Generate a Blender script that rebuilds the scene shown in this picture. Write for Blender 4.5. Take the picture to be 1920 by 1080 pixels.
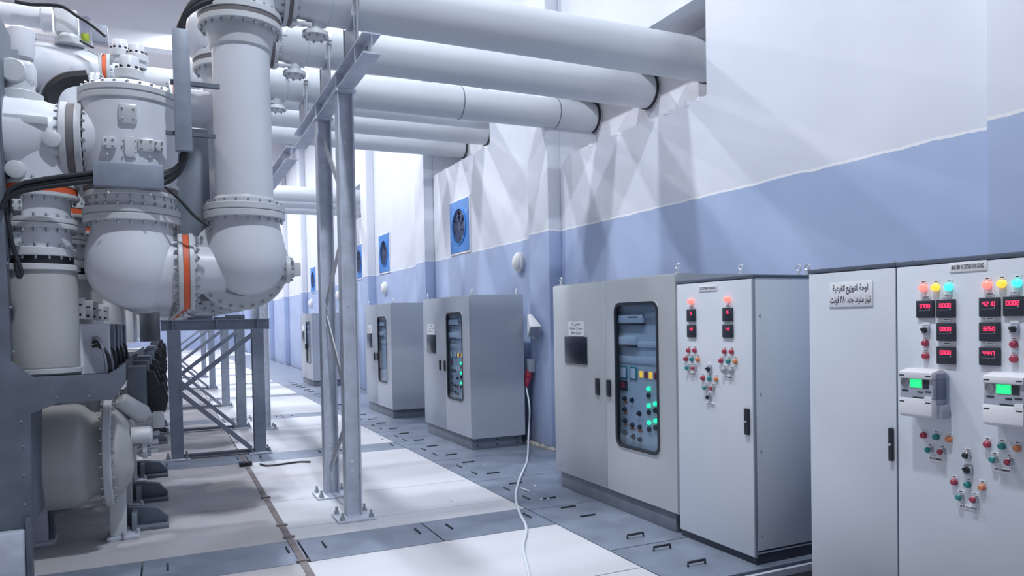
import bpy, bmesh, math, random
from mathutils import Vector, Matrix
random.seed(7)
SC = bpy.context.scene
COL = SC.collection
for o in list(bpy.data.objects):
    bpy.data.objects.remove(o)
PI = math.pi

# ------------------------------------------------------------------ camera
F, YAW, PIT, ROL, CX, CY, CH = 1386.21, 0.437840532, -0.0205484748, -0.0185759748, 960.0, 628.473, 1.75
FW = Vector((math.sin(YAW)*math.cos(PIT), math.cos(YAW)*math.cos(PIT), math.sin(PIT)))
_r0 = Vector((math.cos(YAW), -math.sin(YAW), 0)); _u0 = _r0.cross(FW)
RT = _r0*math.cos(ROL) + _u0*math.sin(ROL)
UP = _u0*math.cos(ROL) - _r0*math.sin(ROL)
CAM = Vector((0, 0, CH))
cd = bpy.data.cameras.new('camera'); cam = bpy.data.objects.new('camera', cd); COL.objects.link(cam)
cam.matrix_world = Matrix(((RT.x, UP.x, -FW.x, 0), (RT.y, UP.y, -FW.y, 0), (RT.z, UP.z, -FW.z, CH), (0, 0, 0, 1)))
cd.sensor_width = 36; cd.sensor_fit = 'HORIZONTAL'; cd.lens = F/1920*36
cd.shift_y = (CY-540)/1920; cd.clip_start = 0.05; cd.clip_end = 300
SC.camera = cam

# ------------------------------------------------------------------ world, exposure
SC.view_settings.view_transform = 'Standard'; SC.view_settings.look = 'None'
SC.view_settings.gamma = 1; SC.view_settings.use_curve_mapping = False
SC.view_settings.exposure = 0.0
w = bpy.data.worlds.new('world'); SC.world = w; w.use_nodes = True
w.node_tree.nodes['Background'].inputs[0].default_value = (0.55, 0.66, 1.0, 1)
w.node_tree.nodes['Background'].inputs[1].default_value = 0.03
LAMP_POWER = 200.0
LAMP_RIGHT = (0.86, 0.92, 1.0)
LAMP_LEFT = (1.0, 0.86, 0.78)
LAMP_Z = 8.55

# where a pixel of the photograph's viewing ray meets a plane of the room
def ray(x, y): return FW + RT*((x-CX)/F) - UP*((y-CY)/F)
def onZ(x, y, z=0.0): d = ray(x, y); return CAM + d*((z-CH)/d.z)
def onX(x, y, X): d = ray(x, y); return CAM + d*(X/d.x)
def onY(x, y, Y): d = ray(x, y); return CAM + d*(Y/d.y)

# ------------------------------------------------------------------ materials
M = {}
def mat(name, col, rough=.5, metal=0.0, var=0.0, scale=6.0, bump=0.0, col2=None, spec=.5, emit=None, es=1.0, stretch=None, rvar=0.0, detail=4):
    m = bpy.data.materials.new(name); m.use_nodes = True
    nt = m.node_tree; b = nt.nodes['Principled BSDF']
    b.inputs['Roughness'].default_value = rough; b.inputs['Metallic'].default_value = metal
    b.inputs['Specular IOR Level'].default_value = spec
    b.inputs['Base Color'].default_value = (*col, 1)
    if emit:
        b.inputs['Emission Color'].default_value = (*emit, 1); b.inputs['Emission Strength'].default_value = es
    if var or bump or col2 or rvar:
        tc = nt.nodes.new('ShaderNodeTexCoord'); mp = nt.nodes.new('ShaderNodeMapping')
        nt.links.new(tc.outputs['Object'], mp.inputs[0])
        if stretch: mp.inputs['Scale'].default_value = stretch
        n = nt.nodes.new('ShaderNodeTexNoise'); n.inputs['Scale'].default_value = scale; n.inputs['Detail'].default_value = detail
        nt.links.new(mp.outputs[0], n.inputs['Vector'])
        if var or col2:
            r = nt.nodes.new('ShaderNodeValToRGB')
            r.color_ramp.elements[0].position = .3; r.color_ramp.elements[1].position = .7
            c2 = col2 or tuple(max(0, c*(1-var)) for c in col)
            r.color_ramp.elements[0].color = (*c2, 1); r.color_ramp.elements[1].color = (*col, 1)
            nt.links.new(n.outputs[0], r.inputs[0]); nt.links.new(r.outputs[0], b.inputs['Base Color'])
        if rvar:
            mr = nt.nodes.new('ShaderNodeMapRange'); mr.inputs['To Min'].default_value = rough-rvar; mr.inputs['To Max'].default_value = rough+rvar
            nt.links.new(n.outputs[0], mr.inputs[0]); nt.links.new(mr.outputs[0], b.inputs['Roughness'])
        if bump:
            bp = nt.nodes.new('ShaderNodeBump'); bp.inputs['Strength'].default_value = bump; bp.inputs['Distance'].default_value = .01
            nt.links.new(n.outputs[0], bp.inputs['Height']); nt.links.new(bp.outputs[0], b.inputs['Normal'])
    M[name] = m
    return m

mat('gis_shaded', (.44, .455, .46), .36, var=.06, scale=3)  # switchgear paint darkened to stand for shade on transformer and breaker drum
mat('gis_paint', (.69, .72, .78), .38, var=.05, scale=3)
mat('gis_edge', (.60, .63, .66), .4, var=.06, scale=5)
mat('duct_paint', (.62, .65, .69), .42, var=.05, scale=2.5)
mat('orange_band', (.80, .14, .05), .5, var=.15, scale=8)
mat('dark_band', (.16, .15, .16), .6)
mat('black_rubber', (.016, .018, .026), .45, var=.3, scale=10)
mat('bolt_steel', (.42, .44, .47), .32, .8)
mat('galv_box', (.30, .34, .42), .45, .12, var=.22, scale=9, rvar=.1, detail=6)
mat('galv_shaded', (.30, .345, .43), .45, .12, var=.22, scale=9, rvar=.1, detail=6)  # galvanised steel darkened for the support frames standing in shade
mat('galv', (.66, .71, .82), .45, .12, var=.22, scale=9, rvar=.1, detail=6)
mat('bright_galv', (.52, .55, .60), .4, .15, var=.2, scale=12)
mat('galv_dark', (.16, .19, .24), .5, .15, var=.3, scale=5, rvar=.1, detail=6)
mat('bright_steel', (.78, .80, .83), .3, .6)
mat('cab_grey', (.54, .57, .60), .36, .12, var=.05, scale=1.5, stretch=(.8, .8, .4), spec=.5)
mat('cab_steel', (.44, .48, .55), .34, .15, var=.06, scale=3, stretch=(.6, .6, 14), spec=.5)
mat('cab_light', (.70, .75, .82), .42, var=.03, scale=2)
mat('plate_grey', (.60, .66, .72), .5)
mat('cab_trim', (.10, .125, .17), .45)
mat('plinth_grey', (.22, .25, .30), .5, .2, var=.2, scale=6)
mat('plinth_dark', (.035, .045, .07), .5)
mat('black_plastic', (.02, .024, .034), .4)
mat('screen_dark', (.014, .022, .045), .25, var=.3, scale=14)
mat('label_white', (.84, .86, .90), .5)
mat('ink', (.03, .035, .06), .6)
mat('meter_dark', (.028, .034, .05), .4)
mat('meter_white', (.80, .80, .84), .45)
mat('meter_face', (.44, .47, .55), .5, var=.1, scale=30)
mat('shade_grey', (.30, .33, .40), .4)
mat('red_led', (.5, .02, .06), .4, emit=(1.0, .03, .10), es=2.2)
mat('lamp_red', (.8, .25, .22), .3, emit=(1.0, .15, .12), es=1.6)
mat('lamp_yellow', (.8, .55, .08), .3, emit=(1.0, .58, .05), es=.9)
mat('lamp_teal', (.1, .7, .62), .3, emit=(.05, .9, .75), es=1.1)
mat('lamp_green', (.02, .5, .25), .3, emit=(.03, .9, .42), es=1.6)
mat('lcd_green', (.02, .6, .2), .4, emit=(.02, .85, .24), es=1.0)
mat('btn_red', (.40, .05, .09), .35)
mat('btn_green', (.03, .26, .27), .35)
mat('btn_orange', (.68, .25, .12), .35)
mat('chrome', (.5, .52, .55), .25, .9)
mat('fan_blue', (.05, .26, .72), .4, var=.3, scale=7)
mat('fan_dark', (.03, .05, .13), .5)
mat('plastic_white', (.82, .82, .83), .4)
mat('socket_grey', (.42, .47, .55), .5)
mat('plug_red', (.5, .05, .09), .4)
mat('cable_white', (.70, .74, .80), .5)
mat('concrete_white', (.66, .67, .71), .6, var=.08, scale=1.6, bump=.02, stretch=(.5, 2.2, 1), rvar=.08)
mat('concrete_worn_shaded', (.54, .54, .57), .6, var=.14, scale=1.1, bump=.02, rvar=.08, detail=8, col2=(.40, .385, .40))  # real scuffs and stains, base also darkened for shade by the switchgear
mat('floor_under', (.05, .055, .07), .8)
mat('pit_shadow', (.012, .014, .022), .7)  # black stands for the shadow lying in the trench
mat('rust_steel', (.26, .22, .22), .6, .3, var=.35, scale=7)
mat('ceiling_white', (.72, .70, .71), .8, var=.04, scale=.8)
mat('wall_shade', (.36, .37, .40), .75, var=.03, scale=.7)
mat('wall_white', (.80, .81, .86), .75, var=.03, scale=.7)
mat('recess', (.74, .75, .80), .7, var=.12, scale=2)
mat('lamp_glow', (1, 1, 1), .5, emit=(.9, .95, 1.0), es=6)
mat('vial_yellow', (.65, .75, .05), .4)
mat('rubble', (.52, .49, .45), .9, var=.3, scale=20)

# dark steel trench covers: grey with scuffs and white dust
m = mat('cover_steel', (.29, .335, .43), .42, .25, var=.3, scale=3.2, rvar=.12, detail=7)
nt = m.node_tree; b = nt.nodes['Principled BSDF']
old = b.inputs['Base Color'].links[0].from_socket
tc = nt.nodes.new('ShaderNodeTexCoord'); n = nt.nodes.new('ShaderNodeTexNoise'); n.inputs['Scale'].default_value = 7; n.inputs['Detail'].default_value = 8; n.inputs['Roughness'].default_value = .7
geo = nt.nodes.new('ShaderNodeNewGeometry')
nt.links.new(geo.outputs['Position'], n.inputs['Vector'])
r = nt.nodes.new('ShaderNodeValToRGB'); r.color_ramp.elements[0].position = .60; r.color_ramp.elements[1].position = .76
r.color_ramp.elements[0].color = (0, 0, 0, 1); r.color_ramp.elements[1].color = (.55, .55, .55, 1)
mx = nt.nodes.new('ShaderNodeMix'); mx.data_type = 'RGBA'
nt.links.new(n.outputs[0], r.inputs[0]); nt.links.new(r.outputs[0], mx.inputs[0]); nt.links.new(old, mx.inputs[6])
mx.inputs[7].default_value = (.50, .54, .62, 1); nt.links.new(mx.outputs[2], b.inputs['Base Color'])

# two-tone wall paint, ragged line at 2.93 m with a thin bare-white strip above it
m = mat('wall_paint', (.8, .8, .85), .62, bump=.03, scale=3)
nt = m.node_tree; b = nt.nodes['Principled BSDF']
geo = nt.nodes.new('ShaderNodeNewGeometry'); sp = nt.nodes.new('ShaderNodeSeparateXYZ'); nt.links.new(geo.outputs['Position'], sp.inputs[0])
n = nt.nodes.new('ShaderNodeTexNoise'); n.inputs['Scale'].default_value = 3.2; n.inputs['Detail'].default_value = 8; n.inputs['Roughness'].default_value = .65
nt.links.new(geo.outputs['Position'], n.inputs['Vector'])
ma = nt.nodes.new('ShaderNodeMath'); ma.operation = 'MULTIPLY_ADD'; ma.inputs[1].default_value = .05; ma.inputs[2].default_value = 2.908
nt.links.new(n.outputs[0], ma.inputs[0])
gt = nt.nodes.new('ShaderNodeMath'); gt.operation = 'GREATER_THAN'; nt.links.new(sp.outputs[2], gt.inputs[0]); nt.links.new(ma.outputs[0], gt.inputs[1])
n2 = nt.nodes.new('ShaderNodeTexNoise'); n2.inputs['Scale'].default_value = .8; n2.inputs['Detail'].default_value = 3
nt.links.new(geo.outputs['Position'], n2.inputs['Vector'])
ru = nt.nodes.new('ShaderNodeValToRGB'); rl = nt.nodes.new('ShaderNodeValToRGB')
ru.color_ramp.elements[0].color = (.66, .69, .77, 1); ru.color_ramp.elements[1].color = (.72, .75, .83, 1)
rl.color_ramp.elements[0].color = (.36, .45, .66, 1); rl.color_ramp.elements[1].color = (.43, .52, .73, 1)
for q in (ru, rl):
    q.color_ramp.elements[0].position = .35; q.color_ramp.elements[1].position = .65; nt.links.new(n2.outputs[0], q.inputs[0])
m2 = nt.nodes.new('ShaderNodeMath'); m2.operation = 'MULTIPLY_ADD'; m2.inputs[1].default_value = .05; m2.inputs[2].default_value = 2.93
nt.links.new(n.outputs[0], m2.inputs[0])
g2 = nt.nodes.new('ShaderNodeMath'); g2.operation = 'GREATER_THAN'; nt.links.new(sp.outputs[2], g2.inputs[0]); nt.links.new(m2.outputs[0], g2.inputs[1])
mu = nt.nodes.new('ShaderNodeMix'); mu.data_type = 'RGBA'; mu.inputs[6].default_value = (.84, .85, .88, 1)
nt.links.new(g2.outputs[0], mu.inputs[0]); nt.links.new(ru.outputs[0], mu.inputs[7])
mx = nt.nodes.new('ShaderNodeMix'); mx.data_type = 'RGBA'
nt.links.new(gt.outputs[0], mx.inputs[0]); nt.links.new(rl.outputs[0], mx.inputs[6]); nt.links.new(mu.outputs[2], mx.inputs[7]); nt.links.new(mx.outputs[2], b.inputs['Base Color'])

# clear window pane and clear plastic
def pane(name, tint, glossy):
    m = bpy.data.materials.new(name); m.use_nodes = True; nt = m.node_tree; nt.nodes.clear()
    o = nt.nodes.new('ShaderNodeOutputMaterial'); mix = nt.nodes.new('ShaderNodeMixShader')
    t = nt.nodes.new('ShaderNodeBsdfTransparent'); g = nt.nodes.new('ShaderNodeBsdfGlossy'); lw = nt.nodes.new('ShaderNodeLayerWeight')
    lw.inputs[0].default_value = .5; g.inputs['Roughness'].default_value = .03; t.inputs[0].default_value = (*tint, 1)
    pw = nt.nodes.new('ShaderNodeMath'); pw.operation = 'POWER'; pw.inputs[1].default_value = 4; ad = nt.nodes.new('ShaderNodeMath'); ad.operation = 'MULTIPLY_ADD'; ad.inputs[1].default_value = glossy; ad.inputs[2].default_value = .04
    nt.links.new(lw.outputs['Facing'], pw.inputs[0]); nt.links.new(pw.outputs[0], ad.inputs[0]); nt.links.new(ad.outputs[0], mix.inputs[0]); nt.links.new(t.outputs[0], mix.inputs[1]); nt.links.new(g.outputs[0], mix.inputs[2]); nt.links.new(mix.outputs[0], o.inputs[0])
    M[name] = m
pane('window_glass', (.80, .86, .92), .32)
pane('clear_plastic', (.78, .80, .86), .30)

# ------------------------------------------------------------------ mesh helpers
class MB:
    def __init__(s): s.v = []; s.f = []
    def add(s, vs, fs):
        k = len(s.v); s.v += [tuple(v) for v in vs]; s.f += [tuple(i+k for i in f) for f in fs]; return s
    def box(s, x0, x1, y0, y1, z0, z1):
        return s.add([(x0,y0,z0),(x1,y0,z0),(x1,y1,z0),(x0,y1,z0),(x0,y0,z1),(x1,y0,z1),(x1,y1,z1),(x0,y1,z1)],
                     [(3,2,1,0),(4,5,6,7),(0,1,5,4),(1,2,6,5),(2,3,7,6),(3,0,4,7)])
    def obox(s, c, ax, ay, az, hx, hy, hz):
        c = Vector(c); vs = []
        for k in (-1, 1):
            for (i, j) in ((-1,-1),(1,-1),(1,1),(-1,1)):
                vs.append(c + ax*hx*i + ay*hy*j + az*hz*k)
        return s.add(vs, [(3,2,1,0),(4,5,6,7),(0,1,5,4),(1,2,6,5),(2,3,7,6),(3,0,4,7)])
    def bar(s, a, b, w, t, up=Vector((0, 0, 1))):
        a = Vector(a); b = Vector(b); d = (b-a); L = d.length; d.normalize()
        sx = d.cross(up).normalized(); sy = sx.cross(d)
        return s.obox((a+b)/2, d, sx, sy, L/2, w/2, t/2)
    def lathe(s, o, ax, prof, n=40, cap=True):
        o = Vector(o); ax = Vector(ax).normalized()
        t = Vector((1, 0, 0)) if abs(ax.x) < .9 else Vector((0, 1, 0))
        u = ax.cross(t).normalized(); v = ax.cross(u); vs = []; fs = []
        for (h, r) in prof:
            for i in range(n):
                a = 2*PI*i/n; vs.append(o + ax*h + (u*math.cos(a) + v*math.sin(a))*max(r, 1e-4))
        for j in range(len(prof)-1):
            for i in range(n):
                k = (i+1) % n; fs.append((j*n+i, j*n+k, (j+1)*n+k, (j+1)*n+i))
        if cap:
            fs.append(tuple(range(n-1, -1, -1))); q = (len(prof)-1)*n; fs.append(tuple(range(q, q+n)))
        return s.add(vs, fs)
    def ring(s, o, ax, r0, r1, h, n=40):
        return s.lathe(o, ax, [(0, r0), (0, r1), (h, r1), (h, r0), (0, r0)], n, False)
    def tube(s, pts, r, n=12, smooth=True):
        P = [Vector(p) for p in pts]
        if smooth and len(P) > 2:
            Q = []
            for i in range(len(P)-1):
                p0 = P[max(i-1, 0)]; p1 = P[i]; p2 = P[i+1]; p3 = P[min(i+2, len(P)-1)]
                for k in range(6):
                    t = k/6; Q.append(.5*((2*p1) + (p2-p0)*t + (2*p0-5*p1+4*p2-p3)*t*t + (3*p1-p0-3*p2+p3)*t**3))
            P = Q + [P[-1]]
        up = None; vs = []; fs = []
        for i, p in enumerate(P):
            d = (P[min(i+1, len(P)-1)] - P[max(i-1, 0)]).normalized()
            if up is None:
                up = d.orthogonal().normalized()
            up = (up - d*up.dot(d)).normalized(); sd = d.cross(up)
            for k in range(n):
                a = 2*PI*k/n; vs.append(p + (up*math.cos(a) + sd*math.sin(a))*r)
        for j in range(len(P)-1):
            for i in range(n):
                k = (i+1) % n; fs.append((j*n+i, j*n+k, (j+1)*n+k, (j+1)*n+i))
        fs.append(tuple(range(n-1, -1, -1))); q = (len(P)-1)*n; fs.append(tuple(range(q, q+n)))
        return s.add(vs, fs)
    def prism(s, poly, axis, a, b):
        # poly: 2-D points in the other two axes (x,z for 'y'; y,z for 'x'; x,y for 'z')
        def P(p, t):
            return (t, p[0], p[1]) if axis == 'x' else ((p[0], t, p[1]) if axis == 'y' else (p[0], p[1], t))
        n = len(poly)
        return s.add([P(p, a) for p in poly] + [P(p, b) for p in poly],
                     [tuple(range(n-1, -1, -1)), tuple(range(n, 2*n))] + [(i, (i+1) % n, n+(i+1) % n, n+i) for i in range(n)])
    def bolts(s, o, ax, R, n, r=.013, h=.02, ph=0.0):
        o = Vector(o); ax = Vector(ax).normalized()
        t = Vector((1, 0, 0)) if abs(ax.x) < .9 else Vector((0, 1, 0))
        u = ax.cross(t).normalized(); v = ax.cross(u)
        for i in range(n):
            a = 2*PI*(i+ph)/n; s.lathe(o + (u*math.cos(a) + v*math.sin(a))*R, ax, [(0, r), (h, r), (h*1.4, r*.55)], 6)
        return s
    def frame(s, oy0, oy1, oz0, oz1, iy0, iy1, iz0, iz1, r, x0, x1, ro=0.0):
        # plate in the Y-Z plane with a rounded window; x0..x1 is its thickness
        k = 6; inn = []; out = []
        for (cy, cz, sy, sz, a0) in ((iy1-r, iz1-r, oy1, oz1, 0), (iy0+r, iz1-r, oy0, oz1, 90), (iy0+r, iz0+r, oy0, oz0, 180), (iy1-r, iz0+r, oy1, oz0, 270)):
            for i in range(k+1):
                a = math.radians(a0 + 90*i/k); inn.append((cy+r*math.cos(a), cz+r*math.sin(a)))
                if ro: 
                    qy = sy - math.copysign(ro, sy-(oy0+oy1)/2); qz = sz - math.copysign(ro, sz-(oz0+oz1)/2)
                    out.append((qy+ro*math.cos(a), qz+ro*math.sin(a)))
                else: out.append((sy, sz))
        n = len(inn); vs = [(x0,)+p for p in inn] + [(x0,)+p for p in out] + [(x1,)+p for p in inn] + [(x1,)+p for p in out]; fs = []
        for i in range(n):
            j = (i+1) % n
            fs += [(i, j, n+j, n+i), (2*n+j, 2*n+i, 3*n+i, 3*n+j), (j, i, 2*n+i, 2*n+j), (n+i, n+j, 3*n+j, 3*n+i)]
        return s.add(vs, fs)
    def build(s, name, m, parent=None, bevel=0.0, smooth=35, kind=None, loc=None, label=None, seg=2):
        me = bpy.data.meshes.new(name); me.from_pydata(s.v, [], s.f); me.validate()
        bm = bmesh.new(); bm.from_mesh(me); bmesh.ops.remove_doubles(bm, verts=bm.verts, dist=1e-6); bmesh.ops.recalc_face_normals(bm, faces=bm.faces)
        if bevel:
            es = [e for e in bm.edges if len(e.link_faces) == 2 and e.calc_face_angle(0) > .9]
            bmesh.ops.bevel(bm, geom=es, offset=bevel, segments=seg, profile=.5, affect='EDGES', clamp_overlap=True)
        bm.to_mesh(me); bm.free()
        if smooth:
            me.shade_smooth(); me.set_sharp_from_angle(angle=math.radians(smooth))
        me.materials.append(M[m] if isinstance(m, str) else m)
        o = bpy.data.objects.new(name, me); COL.objects.link(o)
        if parent: o.parent = parent
        if kind: o['kind'] = kind
        if loc: o.location = loc
        if label: o['label'] = label
        return o

ORD = ['first', 'second', 'third', 'fourth', 'fifth', 'sixth', 'seventh', 'eighth', 'ninth', 'tenth', 'eleventh', 'twelfth']
def tag(o, label, cat, group=None):
    o['label'] = label; o['category'] = cat
    if group: o['group'] = group
    return o
def thing(name, label, cat, loc=(0, 0, 0), group=None):
    o = bpy.data.objects.new(name, None); o.empty_display_size = .1; COL.objects.link(o); o.location = loc
    return tag(o, label, cat, group)
def struct(mb, name, m, parent=None, **k):
    o = mb.build(name, m, parent, **k)
    if not parent: o['kind'] = 'structure'
    return o
def copy_tree(o, parent=None, skip=()):
    c = o.copy(); COL.objects.link(c); c.parent = parent
    for ch in list(o.children):
        if ch.name.split('.')[0] in skip: continue
        copy_tree(ch, c, skip)
    return c
def text(s, size, name, m, parent, origin, right, up, align='CENTER', bold=.02, width=None, height=None, ext=.0012):
    cu = bpy.data.curves.new('t', 'FONT'); cu.body = s; cu.size = size; cu.align_x = align; cu.align_y = 'CENTER'; cu.resolution_u = 2; cu.offset = bold*size
    t = bpy.data.objects.new('t', cu); COL.objects.link(t)
    me = bpy.data.meshes.new_from_object(t.evaluated_get(bpy.context.evaluated_depsgraph_get()))
    bpy.data.objects.remove(t); bpy.data.curves.remove(cu)
    xs = [v.co.x for v in me.vertices] or [0]; ys = [v.co.y for v in me.vertices] or [0]
    wd = max(xs)-min(xs) or 1; hh = max(ys)-min(ys) or 1; cxm = (max(xs)+min(xs))/2; cym = (max(ys)+min(ys))/2
    sx = width/wd if width else 1; sy = height/hh if height else (sx if width else 1)
    R = Vector(right); U = Vector(up); N = R.cross(U); O = Vector(origin) + N*ext
    for v in me.vertices:
        v.co = O + R*((v.co.x-cxm)*sx) + U*((v.co.y-cym)*sy)
    me.name = name; me.materials.clear(); me.materials.append(M[m])
    o = bpy.data.objects.new(name, me); COL.objects.link(o); o.parent = parent
    return o
# panels on the right side face -X: reading direction is -Y
TR, TU = (0, -1, 0), (0, 0, 1)

# ------------------------------------------------------------------ room shell
WX, PX = 4.86, 4.66          # wall plane, pilaster plane
H = 9.4
pil = [(0.5, 2.93), (8.746, 9.346), (13.93, 14.53), (18.47, 19.07), (23.6, 24.2), (28.4, 29.0), (33.1, 33.7), (38.2, 38.8), (43.4, 44.0), (48.6, 49.2), (53.8, 54.4)]
opens = [(5.78, 8.746, 3.92, 4.915), (11.10, 13.93, 4.62, 5.60), (19.45, 22.6, 4.60, 5.52)]
wl = MB(); Y0, Y1 = -4.0, 60.0; y = Y0
for (a, b, z0, z1) in opens:
    wl.box(WX, WX+.22, y, a, -.1, H); wl.box(WX, WX+.22, a, b, -.1, z0); wl.box(WX, WX+.22, a, b, z1, H); y = b
wl.box(WX, WX+.22, y, Y1, -.1, H)
wr = struct(wl, 'wall_right', 'wall_paint')
for (a, b) in pil:
    MB().box(PX, WX-.001, a, b, -.1, H).build('pilaster', 'wall_paint', wr, bevel=.012)
for (a, b, z0, z1) in opens:      # the recess behind each opening: box of rough render with a back plate
    X1 = 5.42
    MB().box(X1, X1+.05, a-.3, b+.3, z0-.4, z1+.4).build('recess_back', 'recess', wr)
    MB().box(WX+.221, X1, a-.08, b+.08, z1, z1+.08).build('recess_top', 'recess', wr)
    MB().box(WX+.221, X1, a-.08, b+.08, z0-.08, z0).build('recess_sill', 'recess', wr)
    MB().box(WX+.221, X1, a-.08, a, z0, z1).build('recess_side', 'recess', wr)
    MB().box(WX+.221, X1, b, b+.08, z0, z1).build('recess_side', 'recess', wr)
    tr = MB().box(X1-.05, X1-.001, a+.001, b-.001, z1-.22, z1-.16); tr.build('recess_ledge', 'galv_dark', wr)
    rg = MB(); q = a+.1                        # ragged mortar left along the sill edge
    rr = random.Random(int(a*10))
    while q < b-.3:
        L = rr.uniform(.04, .16); hh = rr.uniform(.004, .014)*(2 if q < a+.7 else 1); rg.prism([(q, z0-.03), (q+L, z0-.02), (q+L*.8, z0+hh), (q+L*.45, z0+hh*.5), (q+L*.15, z0+hh)], 'x', WX-.003, WX+.06); q += L+rr.uniform(.1, .5)
    rg.build('mortar_edge', 'wall_white', wr, kind='stuff')
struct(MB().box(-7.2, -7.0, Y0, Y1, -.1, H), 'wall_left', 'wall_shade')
struct(MB().box(-7.2, 5.6, Y1, Y1+.2, -.1, H), 'wall_far', 'wall_paint')
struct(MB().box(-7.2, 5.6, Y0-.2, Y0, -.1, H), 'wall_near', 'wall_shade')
ce = struct(MB().box(-7.2, 5.6, Y0, Y1, H, H+.2), 'ceiling', 'ceiling_white')
for k, q in enumerate((19.0, 31.5, 44.0)):
    struct(MB().box(-7.0, WX, q, q+.35, 8.17, H), 'trim_%d' % (k+1), 'wall_white', bevel=.01)

# floor: bed, white slabs, steel trench covers
fl = struct(MB().box(-7.2, 5.6, Y0, Y1, -.4, -.06), 'floor', 'floor_under')
PER, SY, SW, EX = 4.353, 5.541, .615, 2.985
g = .012
slabs = {}
def plate(name, m, x0, x1, y0, y1, top=0.0, bev=.003):
    key = (name, m, round(x1-x0, 3), round(y1-y0, 3), round(top, 4))
    if key in slabs:
        o = slabs[key].copy(); COL.objects.link(o); o.parent = fl
    else:
        o = MB().box(-(x1-x0)/2+g/2, (x1-x0)/2-g/2, -(y1-y0)/2+g/2, (y1-y0)/2-g/2, -.055, top).build(name, m, fl, bevel=bev, smooth=0); slabs[key] = o
    o.location = ((x0+x1)/2, (y0+y1)/2, 0)
    return o
def handle(par, x, y, along, raised=False, mesh={}):
    k = (along, raised)
    if k not in mesh:
        h = .028 if raised else .006; L = .075
        p = [(-L, 0, -.002), (-L, 0, h), (L, 0, h), (L, 0, -.002)] if along == 'x' else [(0, -L, -.002), (0, -L, h), (0, L, h), (0, L, -.002)]
        o = MB().tube(p, .010 if raised else .008, 6, False).build('lift_handle', 'black_plastic'); COL.objects.unlink(o); mesh[k] = o
    o = mesh[k].copy(); COL.objects.link(o); o.parent = par
    o.location = Vector((x, y, 0)) - par.location
for k in range(-2, 13):
    a = SY + PER*k; b = a + SW
    far = a > 24
    xs = [-7.0, -4.6, -3.5, -2.4, -1.3, -.2, .92, 1.97, EX]
    for i in range(len(xs)-1):
        if far and i < 3: continue
        o = plate('cover_plate', 'cover_steel', xs[i], xs[i+1], a, b)
        if not far and xs[i] >= -.3 and k >= 0:
            for q in (xs[i]+.17, xs[i+1]-.11): handle(o, q, a+.36, 'y')
    # slabs between this strip and the next one
    cuts = [b, b+1.35 if k == 0 else b+1.24, b+2.49, a+PER]
    for x0, x1 in ((-7.0, -3.1), (-3.1, .87), (.87, EX)):
        cc = list(cuts)
        if k == 0 and x1 == EX: cc = [b, 6.53, 7.575, a+PER]
        for i in range(len(cc)-1):
            plate('floor_slab', 'concrete_white' if x1 > .9 else 'concrete_worn_shaded', x0, x1, cc[i], cc[i+1])
edges = [-2.0]
y = 4.71
wy = [4.71 + 1.36*i for i in range(-2, 31)]
for i in range(len(wy)-1):
    y0, y1 = wy[i], wy[i+1]
    if y1 < 3.95:  # the open trench beside the distribution board
        continue
    y0c = max(y0, 3.87)
    o = plate('cover_plate', 'cover_steel', EX, PX-.005, y0c, y1)
    if i < 16:
        for q in (3.345,):
            if i == 1: handle(o, q, 4.548, 'x', True); handle(o, q, 4.148, 'x', True)
            elif i == 2: handle(o, q, 4.898, 'x', True); handle(o, q, 5.633, 'x'); handle(o, q, 5.98, 'x')
            else: handle(o, q, y0+.3, 'x'); handle(o, q, y1-.3, 'x')
        if 2 < i < 11:
            handle(o, 3.16, y0+.42, 'y'); handle(o, 3.15, y1-.5, 'y')
plate('floor_slab', 'concrete_white', EX, PX-.005, wy[-1], Y1)
MB().box(EX, WX, -2.0, 3.86, -.056, -.05).build('trench_bed', 'pit_shadow', fl)
MB().box(EX, WX, 3.80, 3.83, -.05, -.004).build('trench_frame', 'galv', fl)
MB().box(EX, WX, 3.35, 3.40, -.05, -.004).build('trench_frame', 'galv', fl)
for (a, b) in pil[:2]:
    pass

# ------------------------------------------------------------------ lamps
lamp0 = None
ROWS = ((1.0, LAMP_RIGHT, 1.0, 2.6, 14, 'round white high bay lamp hanging in the row above the aisle', 'aisle lamps'),
        (-3.6, LAMP_LEFT, .45, 6.6, 13, 'round white high bay lamp hanging in the row above the switchgear', 'switchgear lamps'))
for (lx, col, pw, y_first, cnt, lab, grp) in ROWS:
    for i in range(cnt):
        ly = y_first + 4.0*i
        ld = bpy.data.lights.new('high_bay', 'AREA'); ld.shape = 'DISK'; ld.size = .30; ld.color = col
        ld.energy = LAMP_POWER*pw*(1.75 if ly < 3 else 1.0 if ly < 12 else 1.2)
        if lamp0 is None:
            lamp0 = thing('high_bay_lamp', lab, 'lamp', (lx, ly, LAMP_Z), grp)
            MB().lathe((0, 0, .02), (0, 0, 1), [(0, .25), (.05, .25), (.16, .14), (.2, .08), (.3, .07)], 24).build('housing', 'plastic_white', lamp0)
            MB().lathe((0, 0, .004), (0, 0, 1), [(0, .2), (.014, .2)], 24).build('lens', 'lamp_glow', lamp0)
            MB().tube([(0, 0, .3), (0, 0, H-LAMP_Z-.002)], .012, 6, False).build('suspension_rod', 'galv', lamp0)
            L = lamp0
        else:
            L = copy_tree(lamp0, skip=('lamp_light',)); L.location = (lx, ly, LAMP_Z); L['label'] = lab; L['group'] = grp
        lo = bpy.data.objects.new('lamp_light', ld); COL.objects.link(lo); lo.parent = L; lo.location = (0, 0, -.01)

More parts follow.
